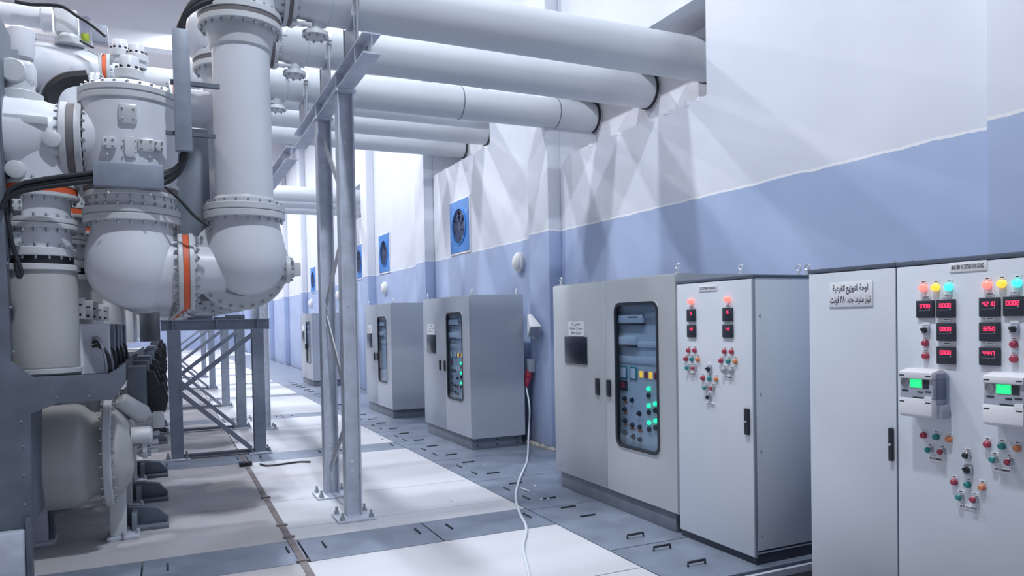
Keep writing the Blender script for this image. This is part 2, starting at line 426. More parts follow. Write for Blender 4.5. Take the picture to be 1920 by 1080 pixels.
# ------------------------------------------------------------------ gas insulated switchgear pole (built at local Y = 0)
YA = 6.36
def gx(x, y, Y=YA): p = onY(x, y, Y); return p.x
def gz(x, y, Y=YA): p = onY(x, y, Y); return p.z
XV, XM, XL = .607, -.207, -.818
def flange(par, o, ax, R, r_in, t=.05, gap=.035, band='dark_band', nb=20, name='flange', label=None):
    """bolted pair of flange discs with a band between, centred on o"""
    o = Vector(o); ax = Vector(ax).normalized(); T = t*2+gap
    p = o - ax*(T/2)
    mb = MB().lathe(p, ax, [(0, r_in), (0, R-.006), (.006, R), (t-.004, R), (t, R-.004), (t, R-.03), (t+gap, R-.03), (t+gap, R-.004), (t+gap+.004, R), (T-.006, R), (T, R-.006), (T, r_in)], 56, False)
    f = mb.build(name, 'gis_edge', par, smooth=30)
    MB().ring(p+ax*(t+.002), ax, R-.05, R-.008, gap-.004, 48).build('band', band, f, label='orange band' if band == 'orange_band' else None)
    b = MB().bolts(p, -ax, R-.028, nb, .012, .02).bolts(p+ax*T, ax, R-.028, nb, .012, .02)
    b.build('bolt_ring', 'bolt_steel', f, kind='stuff', smooth=0)
    return f
def disc(par, o, ax, R, r_in, t, nb, name='flange', h=.02, m='gis_edge', rb=.012):
    f = MB().lathe(o, ax, [(0, r_in), (0, R-.006), (.006, R), (t-.006, R), (t, R-.006), (t, r_in)], 56, False).build(name, m, par, smooth=30)
    a = Vector(ax).normalized()
    MB().bolts(Vector(o), -a, R-.028, nb, rb, h).bolts(Vector(o)+a*t, a, R-.028, nb, rb, h).build('bolt_ring', 'bolt_steel', f, kind='stuff', smooth=0)
    return f
def arcprof(r, h0, a0, a1, n=14):   # profile of a sphere part: (height, radius)
    return [(h0 + r*math.sin(math.radians(a0+(a1-a0)*i/n)), r*math.cos(math.radians(a0+(a1-a0)*i/n))) for i in range(n+1)]

def make_pole():
    P = thing('switchgear_pole', 'nearest switchgear pole with tall grey riser pipe and bright orange ringed flange', 'switchgear', (0, YA, 0))
    Z, Xa, Ya = (0, 0, 1), (1, 0, 0), (0, 1, 0)
    # --- right riser pipe between two elbows
    MB().lathe((XV, 0, 2.76), Z, [(0, .222), (1.2, .222)], 56).build('riser_pipe', 'gis_paint', P)
    MB().lathe((XV, 0, 2.69), Z, [(0, .245), (.06, .243), (.07, .232), (.085, .226)], 56).build('collar', 'gis_edge', P)
    MB().lathe((XV, 0, 3.95), Z, [(0, .226), (.012, .238), (.10, .25), (.17, .262)], 56).build('collar', 'gis_edge', P)
    flange(P, (XV, 0, 4.185), Z, .322, .1, .05, .04, 'dark_band', 22)
    flange(P, (XV, 0, 2.655), Z, .312, .1, .052, .006, 'gis_edge', 20)
    # lower bulb elbow
    zc = 2.285; R = .303
    pr = [(-R, 0)] + [(R*math.sin(math.radians(a)), R*math.cos(math.radians(a))) for a in range(-85, 1, 5)]
    pr += [(.06, .300), (.12, .291), (.18, .279), (.24, .266), (.29, .257), (.33, .253)]
    MB().lathe((XV+.01, 0, zc), Z, pr, 56, False).build('elbow', 'gis_paint', P, smooth=60)
    disc(P, (XV-.045, -.04, zc-.04), Ya, .376, .26, .05, 26, h=.022)
    MB().box(.06, .37, .46, .50, 1.96, 3.42).box(.06, .10, .40, .46, 1.96, 3.42).build('support_plate', 'galv_dark', P, bevel=.004)
    MB().lathe((XV-.04, .14, zc-.03), Ya, [(0, .285), (.3, .285), (.34, .25)], 48).build('rear_barrel', 'gis_paint', P)
    disc(P, (.905, 0, 2.205), Xa, .115, .02, .04, 8, 'port_flange')
    MB().lathe((.82, 0, 2.205), Xa, [(0, .09), (.09, .09)], 24).build('port_neck', 'gis_paint', P)
    MB().box(.945, 1.03, -.05, .07, 2.15, 2.26).build('port_box', 'gis_edge', P, bevel=.01)
    # link to the middle column with its orange ringed flange
    MB().lathe((.02, 0, 2.19), Xa, [(0, .255), (.19, .255), (.20, .19), (.42, .18)], 48).build('link_pipe', 'gis_paint', P)
    flange(P, (.155, 0, 2.175), Xa, .302, .1, .035, .045, 'orange_band', 24)
    disc(P, (.205, 0, 2.19), Xa, .272, .1, .02, 20)
    # top tee of the riser
    MB().lathe((XV, 0, 4.24), Z, [(0, .29), (.05, .29), (.12, .30), (.30, .30), (.36, .27), (.40, .16), (.41, .02)], 56).build('tee', 'gis_paint', P, smooth=50)
    MB().lathe((XV, 0, 4.5), Xa, [(-.02, .24), (.36, .235)], 48).build('tee_branch', 'gis_paint', P)
    flange(P, (.985, 0, 4.5), Xa, .275, .1, .035, .03, 'dark_band', 18)
    # a domed cover on the left of the tee
    MB().lathe((XV-.2, 0, 4.45), (-1, 0, 0), [(0, .27), (.08, .26), (.14, .2), (.17, .1), (.175, .01)], 40).build('tee_cover', 'gis_paint', P)

    # --- middle column
    R = .335
    pr = [(-R, 0)] + [(R*math.sin(math.radians(a)), R*math.cos(math.radians(a))) for a in range(-85, 1, 5)] + [(.06, .331), (.12, .321), (.18, .305), (.23, .290), (.28, .280), (.33, .278)]
    MB().lathe((XM, 0, 2.225), Z, pr, 56, False).build('bulb', 'gis_paint', P, smooth=60)
    MB().lathe((XM, 0, 2.175), Xa, [(0, .265), (.26, .262)], 48).build('bulb_branch', 'gis_paint', P)
    flange(P, (XM, 0, 2.585), Z, .338, .1, .05, .008, 'gis_edge', 22)
    MB().lathe((XM, 0, 2.63), Z, [(0, .30), (.09, .30)], 48).build('spacer_pipe', 'gis_paint', P)
    flange(P, (XM, 0, 2.775), Z, .330, .1, .034, .045, 'dark_band', 22)
    MB().lathe((XM, 0, 2.83), Z, [(0, .30), (.04, .315), (.12, .33), (.56, .33), (.60, .325)], 56).build('chamber', 'gis_paint', P)
    flange(P, (XM, 0, 3.465), Z, .345, .1, .045, .012, 'gis_edge', 24)
    MB().lathe((XM, 0, 3.51), Z, [(0, .30), (.03, .285), (.06, .24), (.08, .16), (.09, .02)], 48).build('dome', 'gis_paint', P)
    # --- cross branch to the left column
    MB().lathe((XM, 0, 3.135), (-1, 0, 0), [(0, .25), (.30, .25)], 48).build('chamber_branch', 'gis_paint', P)
    flange(P, (-.585, 0, 3.135), Xa, .278, .1, .045, .05, 'dark_band', 22)
    MB().lathe((-.65, 0, 3.135), (-1, 0, 0), [(0, .25), (.06, .255), (.22, .305), (1.62, .305)], 56).build('left_chamber', 'gis_paint', P)
    # --- left column
    MB().lathe((XL, 0, 2.80), Z, [(0, .235), (.05, .235), (.30, .25)], 48).build('left_branch', 'gis_paint', P)
    flange(P, (XL, 0, 2.745), Z, .262, .1, .03, .05, 'orange_band', 20)
    MB().lathe((XL, 0, 2.53), Z, [(0, .205), (.17, .205)], 48).build('left_pipe', 'gis_paint', P)
    flange(P, (XL, 0, 2.505), Z, .248, .1, .035, .006, 'gis_edge', 18)
    MB().lathe((XL, 0, 2.30), Z, [(0, .205), (.18, .205)], 48).build('left_pipe', 'gis_paint', P)
    disc(P, (XL, 0, 2.27), Z, .235, .1, .06, 16)
    MB().lathe((XL, 0, 2.20), Z, [(0, .215), (.075, .215)], 40).build('insulating_ring', 'black_rubber', P)
    MB().lathe((XL, 0, 2.165), Z, [(0, .232), (.006, .255), (.04, .255), (.046, .245)], 48).build('rim', 'gis_edge', P)
    MB().lathe((XL, 0, 1.46), Z, [(0, .225), (.015, .236), (.70, .236), (.715, .23)], 56).build('current_transformer', 'gis_shaded', P)
    MB().lathe((XL, 0, 1.43), Z, [(0, .25), (.03, .25), (.034, .235)], 48).build('base_rim', 'gis_edge', P)
    # --- small covers, plates and drive caps on the front
    def boss(px, py, rad, Yf): 
        p = onY(px, py, YA+Yf); MB().lathe((p.x, Yf+.03, p.z), (0, -1, 0), [(0, rad), (.05, rad), (.055, rad-.008)], 24).build('inspection_cover', 'gis_edge', P)
    boss(97, 261, .058, -.27); boss(29, 318, .062, -.25)
    def plt(px, py, w, h, Yf, m='gis_edge', nm='cover_plate'):
        p = onY(px, py, YA+Yf); q = MB().prism([(p.x-w, p.z-h*.6), (p.x-w*.7, p.z-h), (p.x+w*.7, p.z-h), (p.x+w, p.z-h*.6), (p.x+w, p.z+h*.8), (p.x+w*.8, p.z+h), (p.x-w*.8, p.z+h), (p.x-w, p.z+h*.8)], 'y', Yf-.02, Yf+.06).build(nm, m, P, bevel=.004)
        MB().bolts((p.x, Yf-.02, p.z), (0, -1, 0), max(w, h)*.75, 4, .008, .008, .5).build('bolt_ring', 'bolt_steel', q, kind='stuff', smooth=0)
    plt(240, 214, .06, .068, -.335, 'bright_steel'); plt(274, 273, .055, .045, -.325, 'bright_steel'); plt(205, 268, .042, .042, -.335); plt(298, 274, .026, .038, -.30)
    plt(243, 276, .032, .075, -.33, nm='rating_plate'); plt(32, 384, .03, .04, -.22)
    plt(30, 448, .03, .05, -.22)
    p = onY(60, 225, YA-.3); 
    MB().box(p.x-.17, p.x+.09, -.297, -.2, p.z-.02, p.z+.035).build('name_plate', 'gis_edge', P, bevel=.006)
    # drive unit standing on the left chamber
    p = onY(36, 180, YA-.05)
    MB().lathe((p.x, -.05, 3.36), Z, [(0, .15), (.07, .15), (.08, .13), (.09, .10), (.2, .10)], 32).build('drive_base', 'gis_edge', P)
    MB().box(p.x-.105, p.x+.105, -.14, .05, 3.49, 3.66).build('drive_housing', 'gis_paint', P, bevel=.04, seg=4)
    MB().lathe((p.x-.02, -.14, 3.57), (0, -1, 0), [(0, .085), (.012, .085), (.03, .075), (.035, .02)], 32).build('drive_cover', 'gis_edge', P)
    # --- horizontal breaker drum near the floor
    dy = .54; zc = .72; Rd = .415
    MB().lathe((-2.6, dy, zc), Xa, [(0, .1), (.0, .30), (.015, .36), (.05, .40), (.10, Rd), (1.93, Rd), (1.98, .40), (2.02, .36), (2.05, .34), (2.15, .34)], 56, True).build('breaker_drum', 'gis_shaded', P, smooth=50)
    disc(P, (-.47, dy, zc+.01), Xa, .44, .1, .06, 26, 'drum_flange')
    MB().lathe((-.41, dy, zc+.01), Xa, [(0, .37), (.02, .37), (.06, .34), (.11, .27), (.14, .17), (.15, .02)], 48).build('dished_cover', 'gis_shaded', P, smooth=60)
    disc(P, (-.20, dy-.02, zc+.03), Xa, .10, .02, .035, 8, 'nozzle_flange')
    MB().lathe((-.30, dy-.02, zc+.03), Xa, [(0, .06), (.11, .06)], 24).build('nozzle', 'gis_edge', P)
    MB().box(-.165, -.08, dy-.06, dy+.02, zc+.05, zc+.085).box(-.165, -.08, dy-.06, dy+.02, zc-.025, zc+.01).build('lifting_fork', 'gis_edge', P, bevel=.004)
    # mechanism arm on the dished cover
    a = Vector((-.36, dy-.05, 1.16)); b2 = Vector((-.14, dy+.02, .97))
    MB().lathe(a, b2-a, [(0, .05), (.02, .07), (.22, .08), (.26, .06)], 24).build('drive_cylinder', 'gis_edge', P)
    MB().box(-.30, -.16, dy+.02, dy+.22, .98, 1.42).build('mechanism_box', 'galv_dark', P, bevel=.01)
    MB().box(-.12, -.03, dy-.06, dy+.1, .90, 1.03).build('gauge_box', 'gis_edge', P, bevel=.015)
    MB().lathe((-.28, dy-.1, .86), Xa, [(0, .07), (.14, .07), (.16, .05)], 20).build('density_monitor', 'gis_edge', P)
    MB().prism([(-.30, 1.0), (-.02, 1.0), (.01, 1.12), (-.03, 1.27), (-.06, 1.24), (-.10, 1.36), (-.18, 1.38), (-.24, 1.33)], 'y', dy+.25, dy+.31).build('side_shield', 'black_rubber', P, bevel=.01)
    # foot: vertical channel with base plate
    f = MB().box(-.455, -.335, dy-.02, dy+.0, .03, .50).box(-.455, -.44, dy-.0, dy+.1, .03, .50).box(-.35, -.335, dy+.0, dy+.1, .03, .50).build('foot', 'gis_edge', P, bevel=.003)
    MB().box(-.48, -.24, dy-.06, dy+.16, .0, .028).build('foot_plate', 'galv', P, bevel=.006)
    MB().bolts((-.36, dy+.02, .028), Z, .1, 4, .014, .03).build('bolt_ring', 'bolt_steel', f, kind='stuff', smooth=0)
    MB().prism([(dy+.08, 0), (dy+.5, 0), (dy+.5, .06), (dy+.32, .17), (dy+.12, .17), (dy+.08, .1)], 'x', -.30, -.26).build('foot_gusset', 'galv_dark', P)
    MB().prism([(-.36, .03), (-.03, .03), (-.02, .07), (-.10, .16), (-.26, .19), (-.36, .19)], 'y', dy+.28, dy+.36).build('anchor_block', 'galv_dark', P, bevel=.008)
    MB().box(-.38, -.015, dy+.16, dy+.48, 0, .03).build('anchor_plate', 'galv_dark', P, bevel=.004)
    return P
poleA = make_pole()
pole_y = [6.36, 7.47, 8.78, 11.45, 12.5, 13.6, 16.6, 17.7, 18.8, 21.6, 22.7, 23.8]
plab = ['', 'second switchgear pole, its top elbow peeping out left of the nearest riser pipe', 'third switchgear pole, mostly hidden behind the second one']
for i, yy in enumerate(pole_y[1:], 1):
    p = copy_tree(poleA, skip=('inspection_cover', 'name_plate') if i > 2 else ())
    p.location = (0, yy, 0)
    p['label'] = plab[i] if i < 3 else '%s grey switchgear pole in the row counted from the camera, mostly hidden' % ORD[i]
    for o in [p] + list(p.children): o['group'] = 'switchgear poles in a row' if o is p else o.get('group', '') 
    for o in p.children:
        if 'group' in o: del o['group']
poleA['group'] = 'switchgear poles in a row'

for i, (bx, bz) in enumerate(((-2.75, 4.25), (-2.75, 2.1), (-2.64, 3.2))):  # mostly unseen pipes, added to keep left lamp light off the floor
    B = thing('blocker_busbar', ('upper', 'lower', 'middle')[i] + ' added grey busbar pipe along the hall, blocking lamp light behind the left columns', 'pipe', (bx, 5.6, bz), 'added light blocking busbars')
    MB().lathe((0, 0, 0), (0, 1, 0), [(0, .1), (0, .34), (.03, .36), (22, .36), (22.03, .34), (22.03, .1)], 40).build('pipe', 'gis_paint', B)
    for q in range(1, 18): MB().ring((0, 1.25*q, 0), (0, 1, 0), .35, .42, .08, 40).build('flange', 'gis_edge', B)

# ------------------------------------------------------------------ bus ducts running to the wall
def duct(yy, z, r, x0, label, near=True, joints=(), stub=True):
    D = thing('bus_duct', label, 'pipe', (0, yy, z), 'horizontal bus ducts')
    MB().lathe((x0, 0, 0), (1, 0, 0), [(0, r), (5.30-x0, r), (5.302-x0, r*.985), (5.47-x0, r*.985)], 64).build('pipe', 'duct_paint', D)
    MB().ring((5.36, 0, 0), (1, 0, 0), r*.9, r+.012, .03, 48).build('seal_ring', 'black_rubber', D)
    for x in joints:
        MB().ring((x, 0, 0), (1, 0, 0), r*.9, r+.0025, .012, 48).build('joint_ring', 'galv_dark', D)
    if near:
        MB().lathe((x0-.01, 0, 0), (1, 0, 0), [(0, r+.02), (.28, r+.02), (.30, r)], 56).build('end_sleeve', 'duct_paint', D)
        for q in (1.09, 1.30):
            MB().box(q-.022, q+.022, -r-.03, -r+.06, -.03, .03).build('lug', 'bright_steel', D, bevel=.005)
        if stub:
            MB().lathe((1.20, -.02, -r+.04), (0, 0, -1), [(0, .065), (.10, .06), (.13, .055)], 28).build('stub', 'duct_paint', D)
            f = MB().lathe((1.20, -.02, -r-.085), (0, 0, -1), [(0, .06), (.003, .105), (.04, .11), (.045, .095)], 28).build('stub_cover', 'gis_edge', D)
            MB().bolts((1.20, -.02, -r-.13), (0, 0, -1), .085, 8, .010, .012).build('bolt_ring', 'bolt_steel', f, kind='stuff', smooth=0)
            MB().box(1.03, 1.11, -.12, -.05, -r-.075, -r-.035).lathe((1.0, -.085, -r-.055), (1, 0, 0), [(0, .02), (.16, .02)], 10).build('gas_valve', 'bright_steel', D, bevel=.01)
        c = MB().ring((1.47, 0, 0), (1, 0, 0), r-.01, r+.012, .06, 56).build('clamp', 'bright_steel', D)
        zb = 3.985-z
        for sg in (-1, 1):
            yy2 = sg*(r+.012)
            MB().box(1.475, 1.525, yy2-.03, yy2+.03, -.02, 0).build('clamp_ear', 'bright_steel', c)
            MB().lathe((1.5, yy2, zb), (0, 0, 1), [(0, .012), (-.02-zb, .012)], 10).lathe((1.5, yy2, -.06), (0, 0, 1), [(0, .026), (.03, .026)], 6).lathe((1.5, yy2, zb), (0, 0, 1), [(0, .026), (.03, .026)], 6).build('hanger_rod', 'bolt_steel', D, smooth=30)
        MB().prism([(-r*.9, zb), (r*.9, zb), (r*.7, -r*.72), (0, -r-.005), (-r*.7, -r*.72)], 'x', 1.49, 1.51).build('saddle', 'galv_box', D)
    return D
duct(6.36, 4.50, .221, 1.03, 'nearest and thickest looking grey bus duct, at the top of the picture', joints=())
duct(7.47, 4.50, .207, 1.03, 'middle one of the three near grey bus ducts', joints=())
duct(8.78-.02, 4.50, .198, 1.03, 'lowest looking of the three near bus ducts, with two dark joint rings', joints=(3.42, 4.78))
for i, (yy, z) in enumerate(((11.42, 5.15), (12.45, 5.15), (13.58, 5.15))):
    D = duct(yy, z, .2, 1.0, '%s grey bus duct from the camera entering the second wall opening' % ORD[i], near=False, joints=(2.9,) if i == 2 else ())
    MB().tube([(XV, 0, -.5), (XV, 0, -.22), (XV+.06, 0, -.06), (XV+.22, 0, 0), (1.02, 0, 0)], .2, 32).build('elbow', 'duct_paint', D)
for i, (yy, z) in enumerate(((19.85, 5.13), (20.95, 5.13), (22.1, 5.13))):
    D = duct(yy, z, .2, .9, '%s small bus duct from the camera entering the farthest wall opening' % ORD[i], near=False)

# ------------------------------------------------------------------ upper gear seen behind the nearest pole, top left
def cap(par, x, z0, s=1.0, yo=0.0):
    c = MB().lathe((x, yo, z0), (0, 0, 1), [(0, .13*s), (.05*s, .13*s), (.055*s, .115*s), (.09*s, .115*s), (.095*s, .15*s), (.19*s, .15*s), (.20*s, .14*s)], 32).build('drive_base', 'gis_edge', par)
    MB().bolts((x, yo, z0+.2*s), (0, 0, 1), .125*s, 10, .014, .02).build('bolt_ring', 'black_rubber', c, kind='stuff', smooth=0)
    MB().lathe((x, yo, z0+.2*s), (0, 0, 1), [(0, .10*s), (.13*s, .10*s), (.15*s, .09*s), (.155*s, .03)], 28).build('drive_cap', 'gis_paint', par)
U = thing('disconnector', 'cream grey horizontal tank with domed cap just behind the nearest bolted chamber', 'switchgear', (0, 7.47, 3.76))
MB().lathe((-.50, 0, 0), (1, 0, 0), [(0, .15), (.10, .19), (.25, .175), (.62, .165)], 40).build('tank', 'gis_paint', U)
flange(U, (-.50, 0, 0), (1, 0, 0), .225, .05, .03, .012, 'gis_edge', 16)
MB().lathe((-.54, 0, 0), (-1, 0, 0), [(0, .2), (.06, .18), (.1, .1), (.11, .01)], 32).build('end_dome', 'gis_paint', U)
flange(U, (.125, 0, 0), (1, 0, 0), .225, .05, .03, .025, 'orange_band', 16)
MB().lathe((XM, 0, -.20), (0, 0, 1), [(0, .2), (.12, .15)], 32).build('neck', 'gis_paint', U)
MB().lathe((.16, 0, 0), (1, 0, 0), [(0, .17), (.3, .17)], 32).build('tank_tail', 'gis_paint', U)
cap(U, -.235, .10, .82, -.05)
for q in (-.43, .02):
    MB().box(q-.05, q+.05, -.2, -.12, .02, .1).build('terminal_lug', 'bright_steel', U, bevel=.01)
U2 = thing('disconnector', 'large cream grey tank at the upper left with a clear yellow vial on top', 'switchgear', (0, 8.78, 4.36))
MB().lathe((-1.13, 0, 0), (1, 0, 0), [(0, .27), (.36, .265), (.5, .24), (.62, .19)], 48).build('tank', 'gis_paint', U2)
flange(U2, (-1.16, 0, 0), (1, 0, 0), .315, .05, .035, .012, 'gis_edge', 20)
MB().lathe((-1.2, 0, 0), (-1, 0, 0), [(0, .25), (.5, .25)], 40).build('tank_tail', 'gis_paint', U2)
MB().lathe((-.86, 0, -1.1), (0, 0, 1), [(0, .25), (.9, .25)], 40).build('neck', 'gis_paint', U2)
flange(U2, (-.50, 0, .02), (1, 0, 0), .205, .05, .03, .04, 'orange_band', 16)
MB().lathe((-.45, 0, .0), (1, 0, 0), [(0, .145), (.9, .145)], 36).build('tank_arm', 'gis_paint', U2)
cap(U2, -.20, .08, .72, -.10); cap(U2, -.36, .18, .72, .12)
p = onY(125, 62, 8.6)
MB().lathe((p.x+.02, -.15, .22), (0, 0, 1), [(0, .13), (.06, .13), (.07, .11), (.10, .10)], 28).build('valve_base', 'gis_edge', U2)
MB().box(p.x-.10, p.x+.10, -.24, -.05, .32, .56).build('valve_block', 'gis_edge', U2, bevel=.025)
MB().lathe((p.x-.12, -.15, .46), (-1, 0, 0), [(0, .12), (.08, .13), (.10, .10), (.55, .10), (.57, .14), (.9, .145)], 32).build('pressure_cylinder', 'gis_paint', U2)
MB().lathe((p.x+.16, -.16, .24), (0, 0, 1), [(0, .05), (.28, .05)], 16).build('sight_glass', 'clear_plastic', U2)
MB().lathe((p.x+.16, -.16, .28), (0, 0, 1), [(0, .04), (.07, .04)], 12).build('yellow_float', 'vial_yellow', U2)
MB().box(p.x+.22, p.x+.36, -.2, -.05, .28, .46).build('junction_box', 'shade_grey', U2, bevel=.01)
q = onY(30, 62, 8.5)
MB().lathe((q.x+.05, -.36, -.02), (0, 0, 1), [(0, .09), (.08, .115), (.26, .115), (.28, .09)], 32).build('pressure_dome', 'gis_paint', U2)
def cable(pts, r, label, name='cable', m='black_rubber', n=8):
    return tag(MB().tube(pts, r, n).build(name, m), label, 'cable')
cable([onY(x, y, 8.4) for x, y in ((28, 3), (55, 8), (85, 9), (118, 13), (145, 30), (170, 45), (198, 68))], .018, 'thin black cable arching over the tanks at the upper left')
cable([onY(x, y, 8.4) for x, y in ((150, 76), (165, 84), (176, 90))], .012, 'short thin black lead on top of the large tank')
cable([onY(x, y, 7.0) for x, y in ((92, 205), (94, 180), (106, 160), (128, 149), (165, 145))], .062, 'thick ribbed black hose bending behind the left chamber')

# ------------------------------------------------------------------ cable box, conduit and cables across the nearest pole
Yc = YA-.40
b = onY(242, 329, Yc)
K = thing('junction_box', 'flat galvanised cable box across the nearest middle column', 'box', (b.x, Yc, b.z))
MB().box(-.225, .225, -.02, .07, -.085, .085).build('box_body', 'galv_box', K, bevel=.006)
MB().bolts((0, -.02, 0), (0, -1, 0), .19, 4, .01, .006, .5).build('screw', 'bolt_steel', K, kind='stuff', smooth=0)
a = onY(338, 56, Yc); c = onY(345, 284, Yc)
K2 = thing('cable_conduit', 'vertical grey steel cable channel left of the tall riser pipe', 'conduit', c)
d = Vector((a.x-c.x, 0, a.z-c.z)); MB().bar((0, 0, 0), d, .115, .07, Vector((0, 1, 0))).build('channel', 'galv_box', K2, bevel=.005)
MB().box(-.08, .26, .02, .06, d.z*.56, d.z*.56+.03).build('bracket', 'galv_dark', K2)
MB().box(-.12, .22, .02, .06, d.z*.14, d.z*.14+.025).build('bracket', 'galv_dark', K2)
def bundle(pts, r, n, label, sp=.03):
    T = thing('cable_bundle', label, 'cable', pts[0])
    for i in range(n):
        dz = (i-(n-1)/2)*sp
        MB().tube([Vector(p)-Vector(pts[0])+Vector((dz*.4, .012*(i % 2), dz)) for p in pts], r, 8).build('cable', 'black_rubber', T)
bundle([onY(x, y, Yc) for x, y in ((6, 385), (14, 366), (40, 352), (80, 344), (130, 337), (192, 329))], .017, 3, 'black cable bundle running left from the flat cable box')
bundle([onY(x, y, Yc+.03) for x, y in ((292, 336), (318, 330), (338, 314), (345, 298), (346, 280))], .022, 4, 'black cable bundle curving up from the flat box into the channel', .026)
bundle([onY(x, y, Yc+.03) for x, y in ((338, 62), (341, 40), (353, 18), (375, 2), (400, -8))], .022, 4, 'black cable bundle curving out of the top of the channel', .026)
cable([onY(x, y, Yc+.03) for x, y in ((290, 347), (312, 352), (340, 378), (365, 405), (392, 424))], .012, 'single thin black cable sagging towards the lower riser flange')
cable([onY(x, y, Yc+.06) for x, y in ((10, 388), (16, 420), (24, 460), (34, 490), (40, 510), (36, 520), (31, 505), (29, 492))], .014, 'black cable loop hanging beside the left column')

# ------------------------------------------------------------------ galvanised cradles under the left columns
def cradle(yy, label):
    Cc = thing('steel_cradle', label, 'support frame', (0, yy, 0), 'galvanised support cradles')
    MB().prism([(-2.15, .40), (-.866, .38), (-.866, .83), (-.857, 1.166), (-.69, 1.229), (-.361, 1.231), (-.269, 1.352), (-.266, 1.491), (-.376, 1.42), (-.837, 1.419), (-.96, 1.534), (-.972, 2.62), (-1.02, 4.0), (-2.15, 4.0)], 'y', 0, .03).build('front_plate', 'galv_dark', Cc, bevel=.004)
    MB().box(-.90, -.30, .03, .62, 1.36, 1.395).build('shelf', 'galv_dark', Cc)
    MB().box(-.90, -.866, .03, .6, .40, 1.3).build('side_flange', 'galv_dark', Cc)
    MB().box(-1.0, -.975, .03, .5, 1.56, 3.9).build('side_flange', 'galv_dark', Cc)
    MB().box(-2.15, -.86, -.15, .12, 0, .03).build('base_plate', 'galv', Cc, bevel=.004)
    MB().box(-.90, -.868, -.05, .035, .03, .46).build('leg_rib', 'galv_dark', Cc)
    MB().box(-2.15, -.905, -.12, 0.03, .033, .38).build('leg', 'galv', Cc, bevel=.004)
    s = MB()
    for (x, z) in ((-.905, .55), (-.905, .75), (-.9, .95), (-.91, 1.12), (-.7, 1.27), (-.5, 1.27), (-.94, 1.6), (-.95, 1.9), (-.96, 2.2)):
        s.lathe((x, 0, z), (0, -1, 0), [(0, .008), (.008, .008)], 6)
    s.build('bolt_ring', 'galv_box', Cc, kind='stuff', smooth=0)
    return Cc
c0 = cradle(6.0, 'dark galvanised steel cradle at the left edge holding the nearest left column')
for i, yy in enumerate((7.1, 8.4, 11.05)):
    c = copy_tree(c0); c.location = (0, yy, 0); c['label'] = '%s dark galvanised cradle from the camera, behind the left edge one' % ORD[i+1]
# terminal boxes with glands and cables, one per pole
def tbox(yy, label, m):
    T = thing('terminal_box', label, 'box', (0, yy, 1.40), 'terminal boxes on the poles')
    MB().box(-.575, -.40, 0, .22, .0, .38).build('box_body', m, T, bevel=.006)
    MB().box(-.588, -.57, -.012, .0, .0, .38).build('lid_edge', 'label_white', T)
    gl = MB()
    for (x, z) in ((-.50, .27), (-.49, .19), (-.49, .12)): gl.lathe((x, 0, z), (0, -1, 0), [(0, .02), (.03, .02), (.034, .014)], 10)
    gl.build('cable_gland', 'galv', T, kind='stuff')
    for k in range(3):
        MB().tube([(-.50, -.03, .27-.03*k), (-.46, -.09, .27-.03*k), (-.42+.01*k, -.11, .15), (-.41+.015*k, -.09, .02), (-.41+.015*k, -.02, -.05)], .013, 6).build('cable', 'black_rubber' if k else 'shade_grey', T)
    MB().box(-.62, -.55, .0, .012, .42, .58).build('pole_plate', 'label_white', T, bevel=.003)
    MB().box(-.60, -.575, -.002, .0, .44, .46).box(-.60, -.57, -.002, .0, .52, .53).build('plate_mark', 'ink', T, kind='stuff')
    return T
t0 = tbox(6.45, 'beige terminal box with black cables beside the current transformer', 'gis_paint')
for i, yy in enumerate((7.15, 7.7, 8.3, 9.1)):
    t = tbox(yy, '%s dark grey terminal box with black cables behind the beige one' % ORD[i], 'galv_dark')
# ------------------------------------------------------------------ steel support frames (portals with K bracing) under the far poles
def hcol(par, x, y, z0, z1, w=.14, tf=.014, m='galv', name='column', flip=False):
    h = w/2; mb = MB()
    if not flip:
        mb.box(x-h, x-h+tf, y-h, y+h, z0, z1).box(x+h-tf, x+h, y-h, y+h, z0, z1).box(x-h+tf, x+h-tf, y-.006, y+.006, z0, z1)
    else:
        mb.box(x-h, x+h, y-h, y-h+tf, z0, z1).box(x-h, x+h, y+h-tf, y+h, z0, z1).box(x-.006, x+.006, y-h+tf, y+h-tf, z0, z1)
    return mb.build(name, m, par)
def baseplate(par, x, y, s=.17):
    p = MB().box(x-s, x+s, y-s, y+s, 0, .022).build('base_plate', 'galv', par, bevel=.008)
    a = MB()
    for i in (-1, 1):
        for j in (-1, 1):
            a.lathe((x+i*s*.75, y+j*s*.75, .02), (0, 0, 1), [(0, .03), (.005, .03), (.006, .022), (.03, .022), (.031, .012), (.065, .012)], 8)
    a.build('anchor_bolt', 'bolt_steel', p, kind='stuff', smooth=30)
